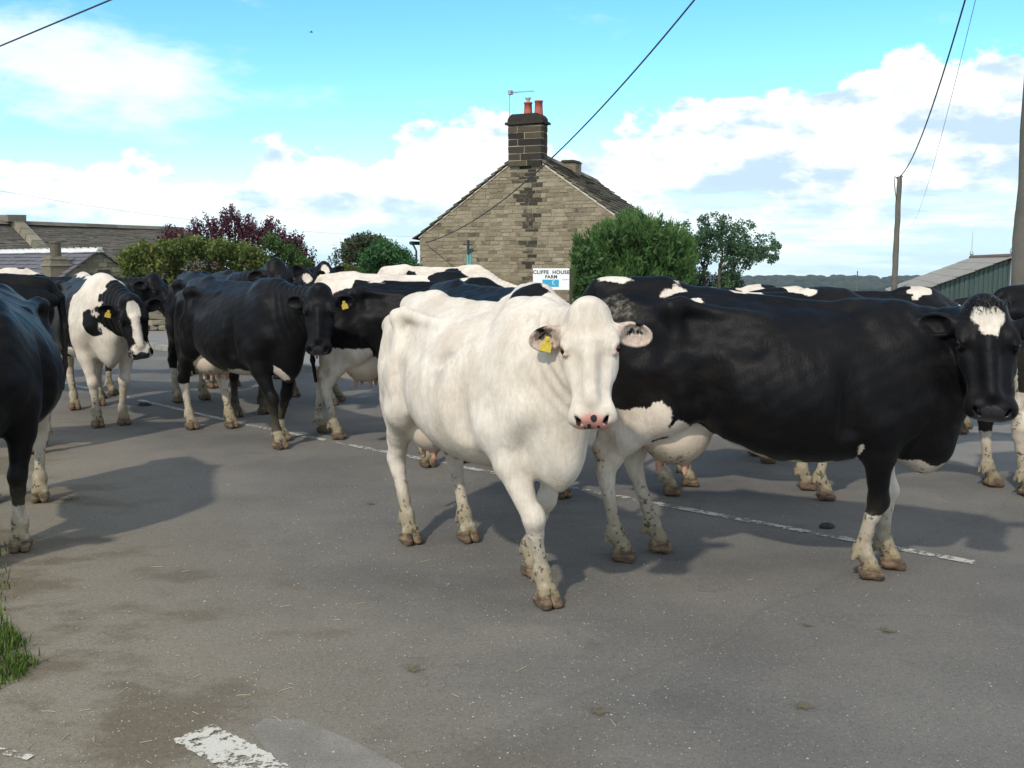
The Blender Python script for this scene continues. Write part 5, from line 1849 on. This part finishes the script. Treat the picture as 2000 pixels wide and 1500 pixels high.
def paint(cow, v, lab, base, ops, nose='black', white_face=False, dirt=1.0, seed=0):
    """white: signed distance (m) to the white areas, from patches laid out on the animal"""
    Lb = [cow.LAB[i] if i < len(cow.LAB) else 'ear' for i in range(10)]
    is_ = lambda n: lab == cow.LAB.index(n)
    Q = (v - cow.poll) @ cow.R / cow.hs if cow.has_head else np.full_like(v, 9.0)
    head = (is_('head') | is_('ear')) if cow.has_head else np.zeros(len(v), bool)
    neckhead = head | is_('neck')
    leg = is_('FL') | is_('FR') | is_('HL') | is_('HR')
    w = np.full(len(v), .3 if base == 'W' else -.3)
    smg = np.zeros(len(v)); crust = np.zeros(len(v)); dark = np.zeros(len(v)); grey = np.zeros(len(v))
    for op in ops:
        k = op[0]
        if k in ('W', 'B'):           # ellipsoid in the cow's frame
            d = sd_ell(v.astype(f32), op[1], op[2])
            sel = ~head if len(op) < 4 else (np.ones(len(v), bool) if op[3] == 'all' else np.isin(lab, [cow.LAB.index(q) for q in op[3]]))
            nw = np.maximum(w, -d) if k == 'W' else np.minimum(w, d)
            w = np.where(sel, nw, w)
        elif k in ('HW', 'HB'):       # ellipsoid in the head's frame
            d = sd_ell(Q.astype(f32), op[1], op[2])
            nw = np.maximum(w, -d) if k == 'HW' else np.minimum(w, d)
            w = np.where(head, nw, w)
        elif k == 'headbase':
            w = np.where(head, .3 if op[1] == 'W' else -.3, w)
        elif k == 'neckbase':
            w = np.where(is_('neck'), .3 if op[1] == 'W' else -.3, w)
        elif k in ('sock', 'bsock'):  # up to a height on one leg
            sel = is_(op[1])
            dd = op[2] - v[:, 2]
            w = np.where(sel, np.maximum(w, dd) if k == 'sock' else np.minimum(w, -dd), w)
        elif k == 'stripe':           # white half-space limited on a leg: (leg, normal, offset, zlo, zhi)
            sel = is_(op[1]) & (v[:, 2] > op[4]) & (v[:, 2] < op[5])
            dd = v @ np.asarray(op[2], float) - op[3]
            w = np.where(sel, np.maximum(w, dd), w)
        elif k == 'smudge':
            d = sd_ell(v.astype(f32), op[1], op[2])
            smg = np.maximum(smg, np.clip(.5 - d / .06, 0, 1) * .8)
        elif k == 'crust':
            d = sd_ell(v.astype(f32), op[1], op[2])
            crust = np.maximum(crust, np.clip(.5 - d / .10, 0, 1))
        elif k == 'earblack':         # black hair over the top edge of white ears
            E = is_('ear')
            dr, bk = cow.ear
            out = unit((-.15 + dr, 1.0, -bk - .18)); nrm = unit(np.array((.45, -.05, 1.0)) - (np.array((.45, -.05, 1.0)) @ out) * out)
            AQ = np.stack([Q[:, 0], np.abs(Q[:, 1]), Q[:, 2]], 1) - (np.array((.078, .085, -.062)) + out * .108)
            eo, en, ew = AQ @ out, AQ @ nrm, AQ @ np.cross(nrm, out)
            back = -.004 - en                      # behind the ear
            spot = .034 - np.hypot(eo - .020, (Q[:, 0] - .030) * .8)   # dark wedge reaching into the cup
            spot2 = spot
            q = np.where(Q[:, 0] < .095, 1.0, 0)
            w = np.where(E & (eo > -.05), np.minimum(w, -np.maximum(np.minimum(back, .098 - Q[:, 0]), np.maximum(spot, spot2) * q - (1 - q) * .05)), w)
            grey = np.where(E & (en > -.012) & (eo > -.075) & (w > 0), .5, 0)
        elif k == 'dark':             # head frame spots
            d = sd_ell(Q.astype(f32), op[1], op[2])
            dark = np.maximum(dark, np.where(head, np.clip(.5 - d / .012, 0, 1), 0))
    rag = .030 * np.sin(17 * v[:, 0] + 8 * v[:, 2] + cow.seed) * np.sin(13 * v[:, 2] + 15 * v[:, 1] + 2 * cow.seed) + .016 * np.sin(37 * v[:, 0] - 23 * v[:, 2]) * np.sin(31 * v[:, 2] + 29 * v[:, 1])
    w = np.where(head | is_('udder') | leg | (np.abs(w) > .2), w, w + rag)
    at = {}
    at['white'] = np.clip(w, -.2, .2)
    ud = is_('udder')
    skin = np.where(ud, sstep(-v[:, 2], -.80, -.70), 0.0)
    zt = .75 - .02 * cow.udder - .163 * cow.udder
    pink = np.where(ud, sstep(-v[:, 2], -zt - .012, -zt + .012), 0) * .75
    wet = np.zeros(len(v)); hz_ = v[:, 2]
    if cow.has_head:
        nd = sd_ell(Q.astype(f32), (.520, 0, -.052), (.078, .074, .066), frame((1, 0, -.25), (0, 0, 1)))
        nz = .006 * np.sin(Q[:, 1] * 260) * np.sin(Q[:, 2] * 210 + 1)
        ns = np.where(is_('head'), np.clip(.5 - (nd + nz) / .010, 0, 1) * sstep(Q[:, 2], -.122, -.112), 0)
        wet = np.maximum(wet, ns)
        nostril = np.where(is_('head'), np.clip(1.5 - np.maximum(0, sd_ell(np.stack([Q[:, 0], np.abs(Q[:, 1]), Q[:, 2]], 1).astype(f32), (.486, .057, -.036), (.018, .008, .020))) / .006, 0, 1), 0)
        if nose == 'pink':
            pink = np.maximum(pink, ns * .92)
        else:
            dark = np.maximum(dark, ns)
        dark = np.maximum(dark, nostril * (.8 if nose == 'pink' else 1))
        aq = np.abs(Q[:, 1])
        ed = sd_ell(np.stack([Q[:, 0], aq, Q[:, 2]], 1).astype(f32), (.172, .116, -.034), (.027, .022, .024))
        rim = np.where(is_('head'), np.clip(1 - ed / .012, 0, 1), 0)
        if white_face:
            pink = np.maximum(pink, rim * .75)
        else:
            dark = np.maximum(dark, np.clip(1 - ed / .008, 0, 1) * is_('head'))
        # mouth line shadow pigment
    for n_ in ('FL', 'FR', 'HL', 'HR'):     # shade painted into the gap between the claws, and grime round the coronet
        cy = cow.legs[n_][9 if n_[0] == 'F' else 8][1]
        dark = np.maximum(dark, np.where(is_(n_) & (hz_ < .072), np.clip(1.25 - np.abs(v[:, 1] - cy) / .009, 0, 1), 0))
        dark = np.maximum(dark, np.where(is_(n_), np.clip(.62 - np.abs(hz_ - .066) / .016, 0, 1), 0))
    at['skin'] = skin * .92
    at['pink'] = pink
    at['dark'] = dark
    at['wet'] = wet
    hz = v[:, 2].copy()
    horn = np.where(leg, 1 - sstep(hz, .068, .080), 0)
    at['horn'] = horn
    dz = np.where(leg, 1 - sstep(hz, .10, .52), 0)
    dz = np.maximum(dz, np.where(leg, (1 - sstep(hz, .07, .20)), 0) * 1.15)
    under = np.where(is_('torso') | ud, (1 - sstep(hz, .56, .70)) * .42, 0)
    rear = np.where(is_('torso') | is_('HL') | is_('HR') | is_('tail'), sstep(-v[:, 0], .72, 1.02) * (1 - sstep(hz, .9, 1.3)) * .30, 0)
    under = np.maximum(under, rear)
    hock = np.where(is_('HL') | is_('HR'), np.exp(-((hz - .56) / .09) ** 2) * sstep(-v[:, 0], .86, .97) * .7, 0)
    at['dirt'] = np.clip(np.maximum(np.maximum(dz, under), hock) * dirt, 0, 1.15)
    at['crust'] = crust
    at['grey'] = grey
    at['smudge'] = smg
    if np.any(grey) :
        at['pink'] = np.maximum(at['pink'], np.where(grey > 0, .30, 0))
    return at

def cow_geometry(job):
    cow = Cow(**job['pose'])
    v, f, lab = cow.mesh(job['h'])
    at = paint(cow, v, lab, job['base'], job['ops'], job.get('nose', 'black'), job.get('white_face', False), job.get('dirt', 1.0))
    return cow, v, f, at

def add_eye(root, cow, sg):
    c = cow.warp(cow.hd(.171, sg * .1065, -.0385))
    bm = bmesh.new()
    bmesh.ops.create_uvsphere(bm, u_segments=20, v_segments=14, radius=.0245)
    me = bpy.data.meshes.new('eye'); bm.to_mesh(me); bm.free()
    for p in me.polygons:
        p.use_smooth = True
    link('eye', me, MAT['eye'], root, c)

def add_tag(root, cow, sg, label=None):
    dr, bk = cow.ear
    out = unit((-.15 + dr, 1.0, -bk - .18)); nrm = unit(np.array((.45, -.05, 1.0)) - (np.array((.45, -.05, 1.0)) @ out) * out)
    cen = np.array((.078, .085, -.062)) + out * .108
    # hangs from the middle of the ear, in front of it
    o = cen + nrm * .020 + out * -.005
    w = lambda p: cow.warp(cow.hd(p[0], sg * p[1], p[2]))
    c = w(o); n = unit(w(o + nrm) - c)
    a = unit(w(o + out) - c)
    dn = np.array((0, 0, -1.0)); dn = unit(dn - (dn @ n) * n + .25 * a); sd = np.cross(n, dn)
    prof = [(-.010, -.012), (.010, -.012), (.013, .010), (.025, .020), (.026, .058), (-.026, .058), (-.025, .020), (-.013, .010)]
    mb = MB()
    k = len(prof)
    vs = [c + n * t + sd * x + dn * y for t in (.004, .0075) for x, y in prof]
    fs = [tuple(range(k))[::-1], tuple(range(k, 2 * k))] + [(i, (i + 1) % k, k + (i + 1) % k, k + i) for i in range(k)]
    mb.add([Vector(p) for p in vs], fs)
    t = mb.build('ear_tag', MAT['tag'], root)
    if label:
        t['label'] = label
    b = MB()
    ctr = c + n * .0075
    ring = [ctr + (sd * math.cos(i * math.pi / 5) + dn * math.sin(i * math.pi / 5)) * .008 for i in range(10)]
    ring2 = [p + n * .004 for p in ring]
    b.add([Vector(p) for p in ring + ring2], [tuple(range(10, 20))] + [(i, (i + 1) % 10, 10 + (i + 1) % 10, 10 + i) for i in range(10)])
    st = b.build('stud', MAT['tag'], t)

def hair_tuft(name, root, cow, base, direc, n, length, spread, seed, up=.0, mat=None):
    """short locks of hair: thin tapered blades in one mesh"""
    rnd = random.Random(seed)
    V = []; F = []
    for i in range(n):
        p = np.array(base) + np.array([rnd.gauss(0, spread[k]) for k in range(3)])
        d = unit(np.array(direc) + np.array([rnd.gauss(0, .28) for _ in range(3)]))
        L = length * rnd.uniform(.6, 1.2)
        s = unit(np.cross(d, (rnd.gauss(0, 1), rnd.gauss(0, 1), rnd.gauss(0, 1)))) * .0026
        sag = np.array((0, 0, -1)) * L * .22
        b = len(V)
        V += [p - s, p + s, p + d * L * .55 + s * .8 + sag * .3, p + d * L * .55 - s * .8 + sag * .3, p + d * L + sag]
        F += [(b, b + 1, b + 2, b + 3), (b + 3, b + 2, b + 4, b + 4)]
    me = bpy.data.meshes.new(name)
    me.from_pydata([tuple(p) for p in V], [], [tuple(dict.fromkeys(q)) for q in F])
    return link(name, me, mat, root)

def make_cow(job, geo):
    cow, v, f, at = geo
    root = empty('cow', (*job['loc'], 0), R(job['rz']))
    s = job.get('scale', 1.0)
    root.scale = (s, s, s)
    tag(root, job['label'], 'cow', 'dairy cows crossing the road')
    me = np_mesh('body', cow.warp(v), f, True)
    for k, a in at.items():
        fattr(me, k, a)
    link('body', me, MAT['coat'], root)
    if cow.has_head and job.get('eyes', True):
        add_eye(root, cow, 1); add_eye(root, cow, -1)
    for sg in job.get('tags', ()):
        add_tag(root, cow, sg)
    if cow.has_head and job.get('tuft'):
        lc = job['tuft']
        base = cow.warp(cow.hd(-.01, 0, .004))
        hair_tuft('forelock', root, cow, base, cow.R @ np.array((.75, 0, .45)), 320, .026, np.abs(cow.R @ np.array((.022, .034, .008))) + .004, 7, mat=MAT['hair_' + lc])
    return root

MAT['hair_white'] = plain('white_hair', (.66, .59, .48), .8, var=.3, scale=30, bump=0)
MAT['hair_black'] = plain('black_hair', (.010, .010, .011), .5, var=.3, scale=30, bump=0)
# ------------------------------------------------------------------ the herd
def toW(rz, wx, wy, wz):
    """a world direction in the frame of a cow heading rz"""
    a = R(rz)
    return (wx * math.cos(a) + wy * math.sin(a), -wx * math.sin(a) + wy * math.cos(a), wz)

HERD = [
 dict(label='white cow with a pink nose walking in the middle of the road', h=.009, loc=(-.145, 5.25), rz=-60, base='W', nose='pink', white_face=True, tags=(-1,), scale=.985,
      pose=dict(hs=1.01, poll=(1.045, -.045, 1.465), F=toW(-60, .01, -.36, -.93), U=toW(-60, -.13, -.93, .36), neck_mid=(.06, 0, -.02), ear=(.34, .06), udder=.9, bcs=.93,
                feet={'FR': (.10, .12, 0, .03), 'FL': (-.34, .0, 0, .0), 'HR': (.20, 0, 0, 0), 'HL': (.33, 0, 0, 0)},
                tail=[(-1.0, 0, 1.40), (-1.07, 0, 1.28), (-1.08, -.02, 1.0), (-1.07, -.04, .75), (-1.05, -.05, .52)]),
      ops=[('dark', (.480, .010, -.030), (.020, .020, .03)), ('dark', (.478, .034, -.03), (.009, .009, .02)), ('dark', (.512, -.006, -.075), (.02, .012, .012)), ('dark', (.510, -.026, -.075), (.02, .010, .010)), ('dark', (.508, .036, -.08), (.016, .008, .010)), ('dark', (.47, -.022, -.03), (.006, .006, .02)), ('dark', (.500, -.014, -.050), (.024, .010, .02)), ('dark', (.504, .026, -.052), (.02, .008, .016)), ('dark', (.503, -.034, -.055), (.02, .005, .012)),
           ('earblack',), ('smudge', (.16, -.37, 1.15), (.035, .12, .10)), ('smudge', (.19, -.37, 1.21), (.05, .12, .035))]),
 dict(label='big black cow with a white forehead heart and pale udder at right', h=.0095, loc=(1.43, 5.29), rz=-14, base='B', nose='black', tuft='black', scale=1.0,
      pose=dict(rise=.065, poll=(.95, -.24, 1.53), hs=1.13, F=toW(-14, -.06, -.34, -.93), U=toW(-14, -.30, -.93, .34), neck_mid=(.13, .02, .0), ear=(.12, .12), udder=1.1, belly=1.04,
                feet={'FR': (-.11, .05, 0, 0), 'FL': (.02, -.05, 0, 0), 'HR': (.03, .05, 0, 0), 'HL': (.21, -.05, 0, 0)}),
      ops=[('HW', (.055, .024, .0), (.045, .040, .05)), ('HW', (.055, -.024, .0), (.045, .040, .05)), ('HW', (.10, 0, .0), (.065, .042, .05)), ('W', (-.93, 0, 1.475), (.16, .10, .022)), ('W', (-.56, -.10, 1.44), (.055, .06, .035)), ('W', (-.46, -.17, 1.40), (.05, .07, .022)),
           ('W', (-.30, 0, 1.475), (.09, .035, .02)),
           ('W', (-.80, -.22, .68), (.15, .3, .15), ('HR', 'torso')), ('W', (-.69, -.3, .76), (.14, .3, .085), ('HR', 'torso')), ('W', (-.60, -.3, .82), (.065, .3, .075), ('HR', 'torso')), ('W', (-.50, -.3, .72), (.06, .3, .09), ('HR', 'torso')), ('sock', 'HR', .66), ('sock', 'HL', .72),
           ('W', (-.42, 0, .60), (.42, .5, .10), ('torso', 'udder', 'tail')), ('W', (.1, 0, .585), (.55, .30, .045), ('torso',)), ('W', (.42, 0, .60), (.14, .5, .05), ('torso',)), ('W', (.40, -.2, .68), (.03, .25, .09), ('torso',)),
           ('W', (-.45, 0, .6), (.4, .4, .3), ('udder',)),
           ('W', (.74, 0, .605), (.17, .3, .062)), ('sock', 'FR', .36), ('sock', 'FL', .50), ('W', (.62, .1, .55), (.05, .2, .2), ('FL',)),
           ('crust', (-.88, -.19, 1.33), (.12, .10, .075))]),
 dict(label='black cow with one white sock, cut off by the left edge', h=.011, loc=(-3.14, 5.98), rz=-69.4, base='B', eyes=True,
      pose=dict(poll=(1.12, -.42, 1.18), F=(.5, -.4, -.75), U=(.7, -.3, .5), udder=.8, belly=.96, feet={'FL': (-.1, 0, 0, 0), 'HL': (.08, 0, 0, 0)},
                tail=[(-1.0, 0, 1.40), (-1.07, 0, 1.28), (-1.08, .1, 1.0), (-1.07, .18, .75), (-1.05, .22, .58)]),
      ops=[('sock', 'FL', .27), ('sock', 'HL', .70), ('sock', 'HR', .6), ('sock', 'FR', .3)]),
 dict(label='black and white cow with a long white blaze and white front legs', h=.012, loc=(-4.36, 10.45), rz=-58, base='B', tags=(-1,), scale=1.02,
      pose=dict(poll=(1.30, .10, 1.26), F=toW(-58, .20, -.12, -.97), U=toW(-58, .50, -.85, .1), neck_mid=(0, 0, .06), ear=(-.1, .05), udder=.9, feet={'FR': (.02, .03, 0, 0), 'FL': (-.02, -.03, 0, 0), 'HR': (.08, .03, 0, 0), 'HL': (-.1, 0, 0, 0)}),
      ops=[('W', (.64, 0, 1.05), (.30, .6, .85)), ('W', (.30, 0, .66), (.3, .5, .14)), ('sock', 'FL', 1.2), ('sock', 'FR', 1.2), ('sock', 'HL', .6), ('sock', 'HR', .6), ('W', (-.3, 0, 1.48), (.55, .10, .035)),
           ('W', (-1.02, -.1, 1.14), (.10, .14, .13)), ('neckbase', 'B'), ('W', (.62, 0, 1.3), (.30, .5, .30), ('neck',)), ('W', (.80, 0, .86), (.20, .4, .13), ('neck', 'torso')), ('B', (.92, -.24, 1.06), (.22, .16, .24), ('neck', 'torso')), ('B', (.95, .1, 1.28), (.26, .25, .1), ('neck',)),
           ('HW', (.10, 0, .0), (.10, .055, .06)), ('HW', (.24, 0, 0), (.2, .043, .07)), ('HW', (.46, 0, -.08), (.13, .10, .10)), ('HW', (.40, 0, -.16), (.15, .09, .05))]),
 dict(label='all-black cow facing the camera with white hind shins', h=.012, loc=(-2.50, 9.30), rz=-45, base='B', tags=(1,), scale=1.0,
      pose=dict(poll=(1.27, -.02, 1.41), F=toW(-45, .02, -.32, -.94), U=toW(-45, .04, -.94, .32), ear=(.1, .1), udder=1.0,
                feet={'FR': (.14, .05, 0, .03), 'FL': (-.18, -.03, 0, 0), 'HR': (.07, 0, 0, 0), 'HL': (.27, 0, 0, 0)}),
      ops=[('sock', 'HR', .45), ('sock', 'HL', .60), ('sock', 'FR', .16), ('sock', 'FL', .2), ('W', (.25, -.1, .62), (.17, .4, .06), ('torso',)), ('W', (-.42, 0, .66), (.2, .4, .16), ('udder', 'torso')), ('W', (.72, -.05, .66), (.06, .15, .06)), ('W', (-.45, 0, .6), (.4, .4, .3), ('udder',))]),
 dict(label='black cow with a white rump and hanging udder behind the white cow', h=.012, loc=(-.82, 9.22), rz=-9, base='B',
      pose=dict(poll=(1.42, .1, 1.20), F=(.7, .1, -.7), U=(.7, 0, .7), udder=1.08, feet={'HR': (.06, 0, 0, 0), 'HL': (-.2, 0, 0, 0), 'FR': (.1, 0, 0, 0)}),
      ops=[('W', (-.90, 0, 1.47), (.30, .35, .17)), ('W', (-.55, 0, 1.49), (.18, .12, .04)), ('sock', 'HR', .86), ('sock', 'HL', .8), ('sock', 'FR', .3), ('sock', 'FL', .3), ('W', (-.45, 0, .6), (.4, .4, .3), ('udder',)), ('W', (-.1, 0, .6), (.4, .3, .06), ('torso',)), ('W', (.40, 0, 1.46), (.05, .06, .06))]),
 dict(label='black-backed cow with white shoulders just behind the white cow\'s head', h=.013, loc=(-.10, 7.30), rz=-58, base='B', scale=1.0,
      pose=dict(poll=(1.22, .12, 1.10), F=(.55, .1, -.8), U=(.8, 0, .5), udder=.9),
      ops=[('W', (.62, 0, 1.15), (.36, .6, .8)), ('B', (.55, -.12, 1.36), (.15, .16, .16)), ('B', (.88, -.05, 1.25), (.12, .2, .2), 'all'), ('sock', 'HL', .5), ('sock', 'HR', .5), ('sock', 'FL', 1), ('sock', 'FR', 1)]),
 dict(label='black cow with white flecks on its back directly behind the big black cow', h=.015, loc=(1.72, 7.02), rz=-8, base='B', scale=.98,
      pose=dict(poll=(1.40, .1, 1.22), F=(.6, 0, -.8), U=(.8, 0, .6), udder=.9, feet={'HR': (.26, 0, 0, 0), 'HL': (.40, 0, 0, 0), 'FR': (-.1, 0, 0, 0), 'FL': (-.18, 0, 0, 0)}),
      ops=[('W', (-.1, -.02, 1.46), (.14, .10, .03)), ('W', (-.6, 0, 1.48), (.12, .08, .03)), ('W', (.35, 0, 1.47), (.08, .08, .04)), ('sock', 'HL', .5), ('sock', 'HR', .5), ('sock', 'FL', .33), ('sock', 'FR', .33)]),
 dict(label='black cow with white neck patches partly hidden by the big black cow\'s neck', h=.016, loc=(2.9, 8.3), rz=4, base='B', scale=.96,
      pose=dict(poll=(1.42, 0, 1.15), F=(.6, 0, -.8), U=(.8, 0, .6), udder=.9),
      ops=[('W', (-.60, 0, 1.50), (.10, .2, .07)), ('W', (.45, 0, 1.46), (.12, .2, .05)), ('W', (.95, 0, 1.28), (.14, .2, .1), ('neck', 'torso')), ('sock', 'HL', .3), ('sock', 'FR', .3), ('sock', 'FL', .3)]),
 dict(label='dark cow farthest to the right, only its dirty white hind legs showing', h=.013, loc=(4.42, 7.15), rz=6, base='B',
      pose=dict(poll=(1.40, 0, 1.3), F=(.6, 0, -.8), U=(.8, 0, .6), udder=.8, feet={'HR': (.05, 0, 0, 0), 'HL': (-.02, 0, 0, 0)}),
      ops=[('sock', 'HR', .75), ('sock', 'HL', .42), ('W', (-1.05, -.15, .75), (.12, .08, .5), ('HR', 'torso', 'tail')), ('W', (-.7, 0, .6), (.3, .3, .2), ('udder',))]),
 dict(label='dark cow beyond the dirty hind legs under the big black cow\'s chin', h=.016, loc=(5.15, 9.7), rz=4, base='B', scale=.88,
      pose=dict(poll=(1.40, 0, 1.25), F=(.6, 0, -.8), U=(.8, 0, .6), feet={'HR': (-.1, 0, 0, 0), 'HL': (.12, 0, 0, 0)}),
      ops=[('sock', 'HL', .25), ('sock', 'FR', .3)]),
 dict(label='black cow behind, its back dotted white above the big black cow', h=.018, loc=(2.1, 10.3), rz=-3, base='B', scale=.94,
      pose=dict(poll=(1.40, 0, 1.25), F=(.6, 0, -.8), U=(.8, 0, .6)),
      ops=[('W', (-.35, 0, 1.45), (.14, .2, .06)), ('W', (.35, 0, 1.46), (.18, .2, .06)), ('sock', 'HL', .4), ('sock', 'HR', .4), ('sock', 'FL', .3)]),
 dict(label='black cow with a raised round head behind the all-black cow', h=.015, loc=(-3.22, 11.08), rz=-48, base='B', scale=1.02,
      pose=dict(poll=(1.20, .02, 1.60), F=toW(-48, .35, -.4, -.85), U=toW(-48, .4, -.8, .45), udder=.9, ear=(0, .1)),
      ops=[('sock', 'HL', .4), ('sock', 'HR', .4)]),
 dict(label='black cow with a white star and yellow ear tag, only its head clear', h=.015, loc=(-3.20, 12.45), rz=-46, base='B', tags=(1, -1), scale=1.02,
      pose=dict(poll=(1.16, -.04, 1.50), F=toW(-46, .5, -.3, -.8), U=toW(-46, .4, -.8, .45), ear=(0, .1)),
      ops=[('HW', (.10, 0, 0), (.07, .05, .05)), ('HW', (.45, 0, -.05), (.06, .10, .05)), ('sock', 'HL', .4), ('sock', 'FR', .4)]),
 dict(label='black cow with a white forehead blaze, farthest head left of the conifer', h=.018, loc=(-3.85, 14.3), rz=-14, base='B',
      pose=dict(poll=(1.28, -.02, 1.60), F=toW(-14, .25, -.5, -.8), U=toW(-14, .2, -.85, .5), ear=(-.1, .05)),
      ops=[('HW', (.10, 0, 0), (.10, .055, .05)), ('sock', 'HL', .4)]),
 dict(label='black cow with its head low between the blazed cow and the all-black cow', h=.014, loc=(-5.55, 12.15), rz=-5, base='B',
      pose=dict(poll=(1.30, -.05, 1.46), F=(.55, -.15, -.8), U=(.75, -.3, .5), ear=(-.2, .1), udder=.9, feet={'HR': (.15, 0, 0, 0)}),
      ops=[('HW', (.30, -.10, -.12), (.05, .02, .03)), ('sock', 'HR', .7), ('sock', 'HL', .5), ('sock', 'FL', .3), ('sock', 'FR', .3), ('W', (-.45, 0, .6), (.4, .4, .3), ('udder',))]),
 dict(label='black cow showing only its dark rump beyond the left-edge cow', h=.015, loc=(-4.98, 8.35), rz=200, base='B', scale=1.03,
      pose=dict(poll=(1.38, 0, 1.30), F=(.6, 0, -.8), U=(.8, 0, .6), udder=.9),
      ops=[('sock', 'HL', .4), ('sock', 'HR', .4), ('sock', 'FL', .3)]),
 dict(label='cow with a pale back glimpsed at the far left behind the dark rump', h=.018, loc=(-7.25, 13.6), rz=10, base='B', scale=1.04,
      pose=dict(poll=(1.38, 0, 1.30), F=(.6, 0, -.8), U=(.8, 0, .6)),
      ops=[('W', (.1, 0, 1.45), (.7, .3, .08)), ('sock', 'HL', .5), ('sock', 'FR', .5), ('sock', 'FL', .4)]),
 dict(label='white cow with small black spots standing farthest back before the house', h=.016, loc=(-1.15, 16.6), rz=-14, base='W', scale=1.06,
      pose=dict(poll=(1.38, .05, 1.12), F=(.6, .1, -.8), U=(.8, 0, .6), udder=.9),
      ops=[('B', (-.45, -.18, 1.36), (.08, .2, .05)), ('B', (.22, -.16, 1.36), (.16, .25, .10)), ('B', (.0, -.2, 1.28), (.15, .2, .06)), ('headbase', 'B')]),
 dict(label='white-backed cow mostly hidden between the white rump and the spotted white cow', h=.018, loc=(-1.2, 11.5), rz=-4, base='W', scale=1.02,
      pose=dict(poll=(1.38, .05, 1.2), F=(.6, .1, -.8), U=(.8, 0, .6), udder=.9),
      ops=[('B', (.5, 0, 1.1), (.3, .6, .5)), ('headbase', 'B')]),
]
for _i, _j in enumerate(HERD):
    _j['pose']['seed'] = _i + 1
with ThreadPoolExecutor(4) as ex:
    _geo = list(ex.map(cow_geometry, HERD))
for job, geo in zip(HERD, _geo):
    make_cow(job, geo)
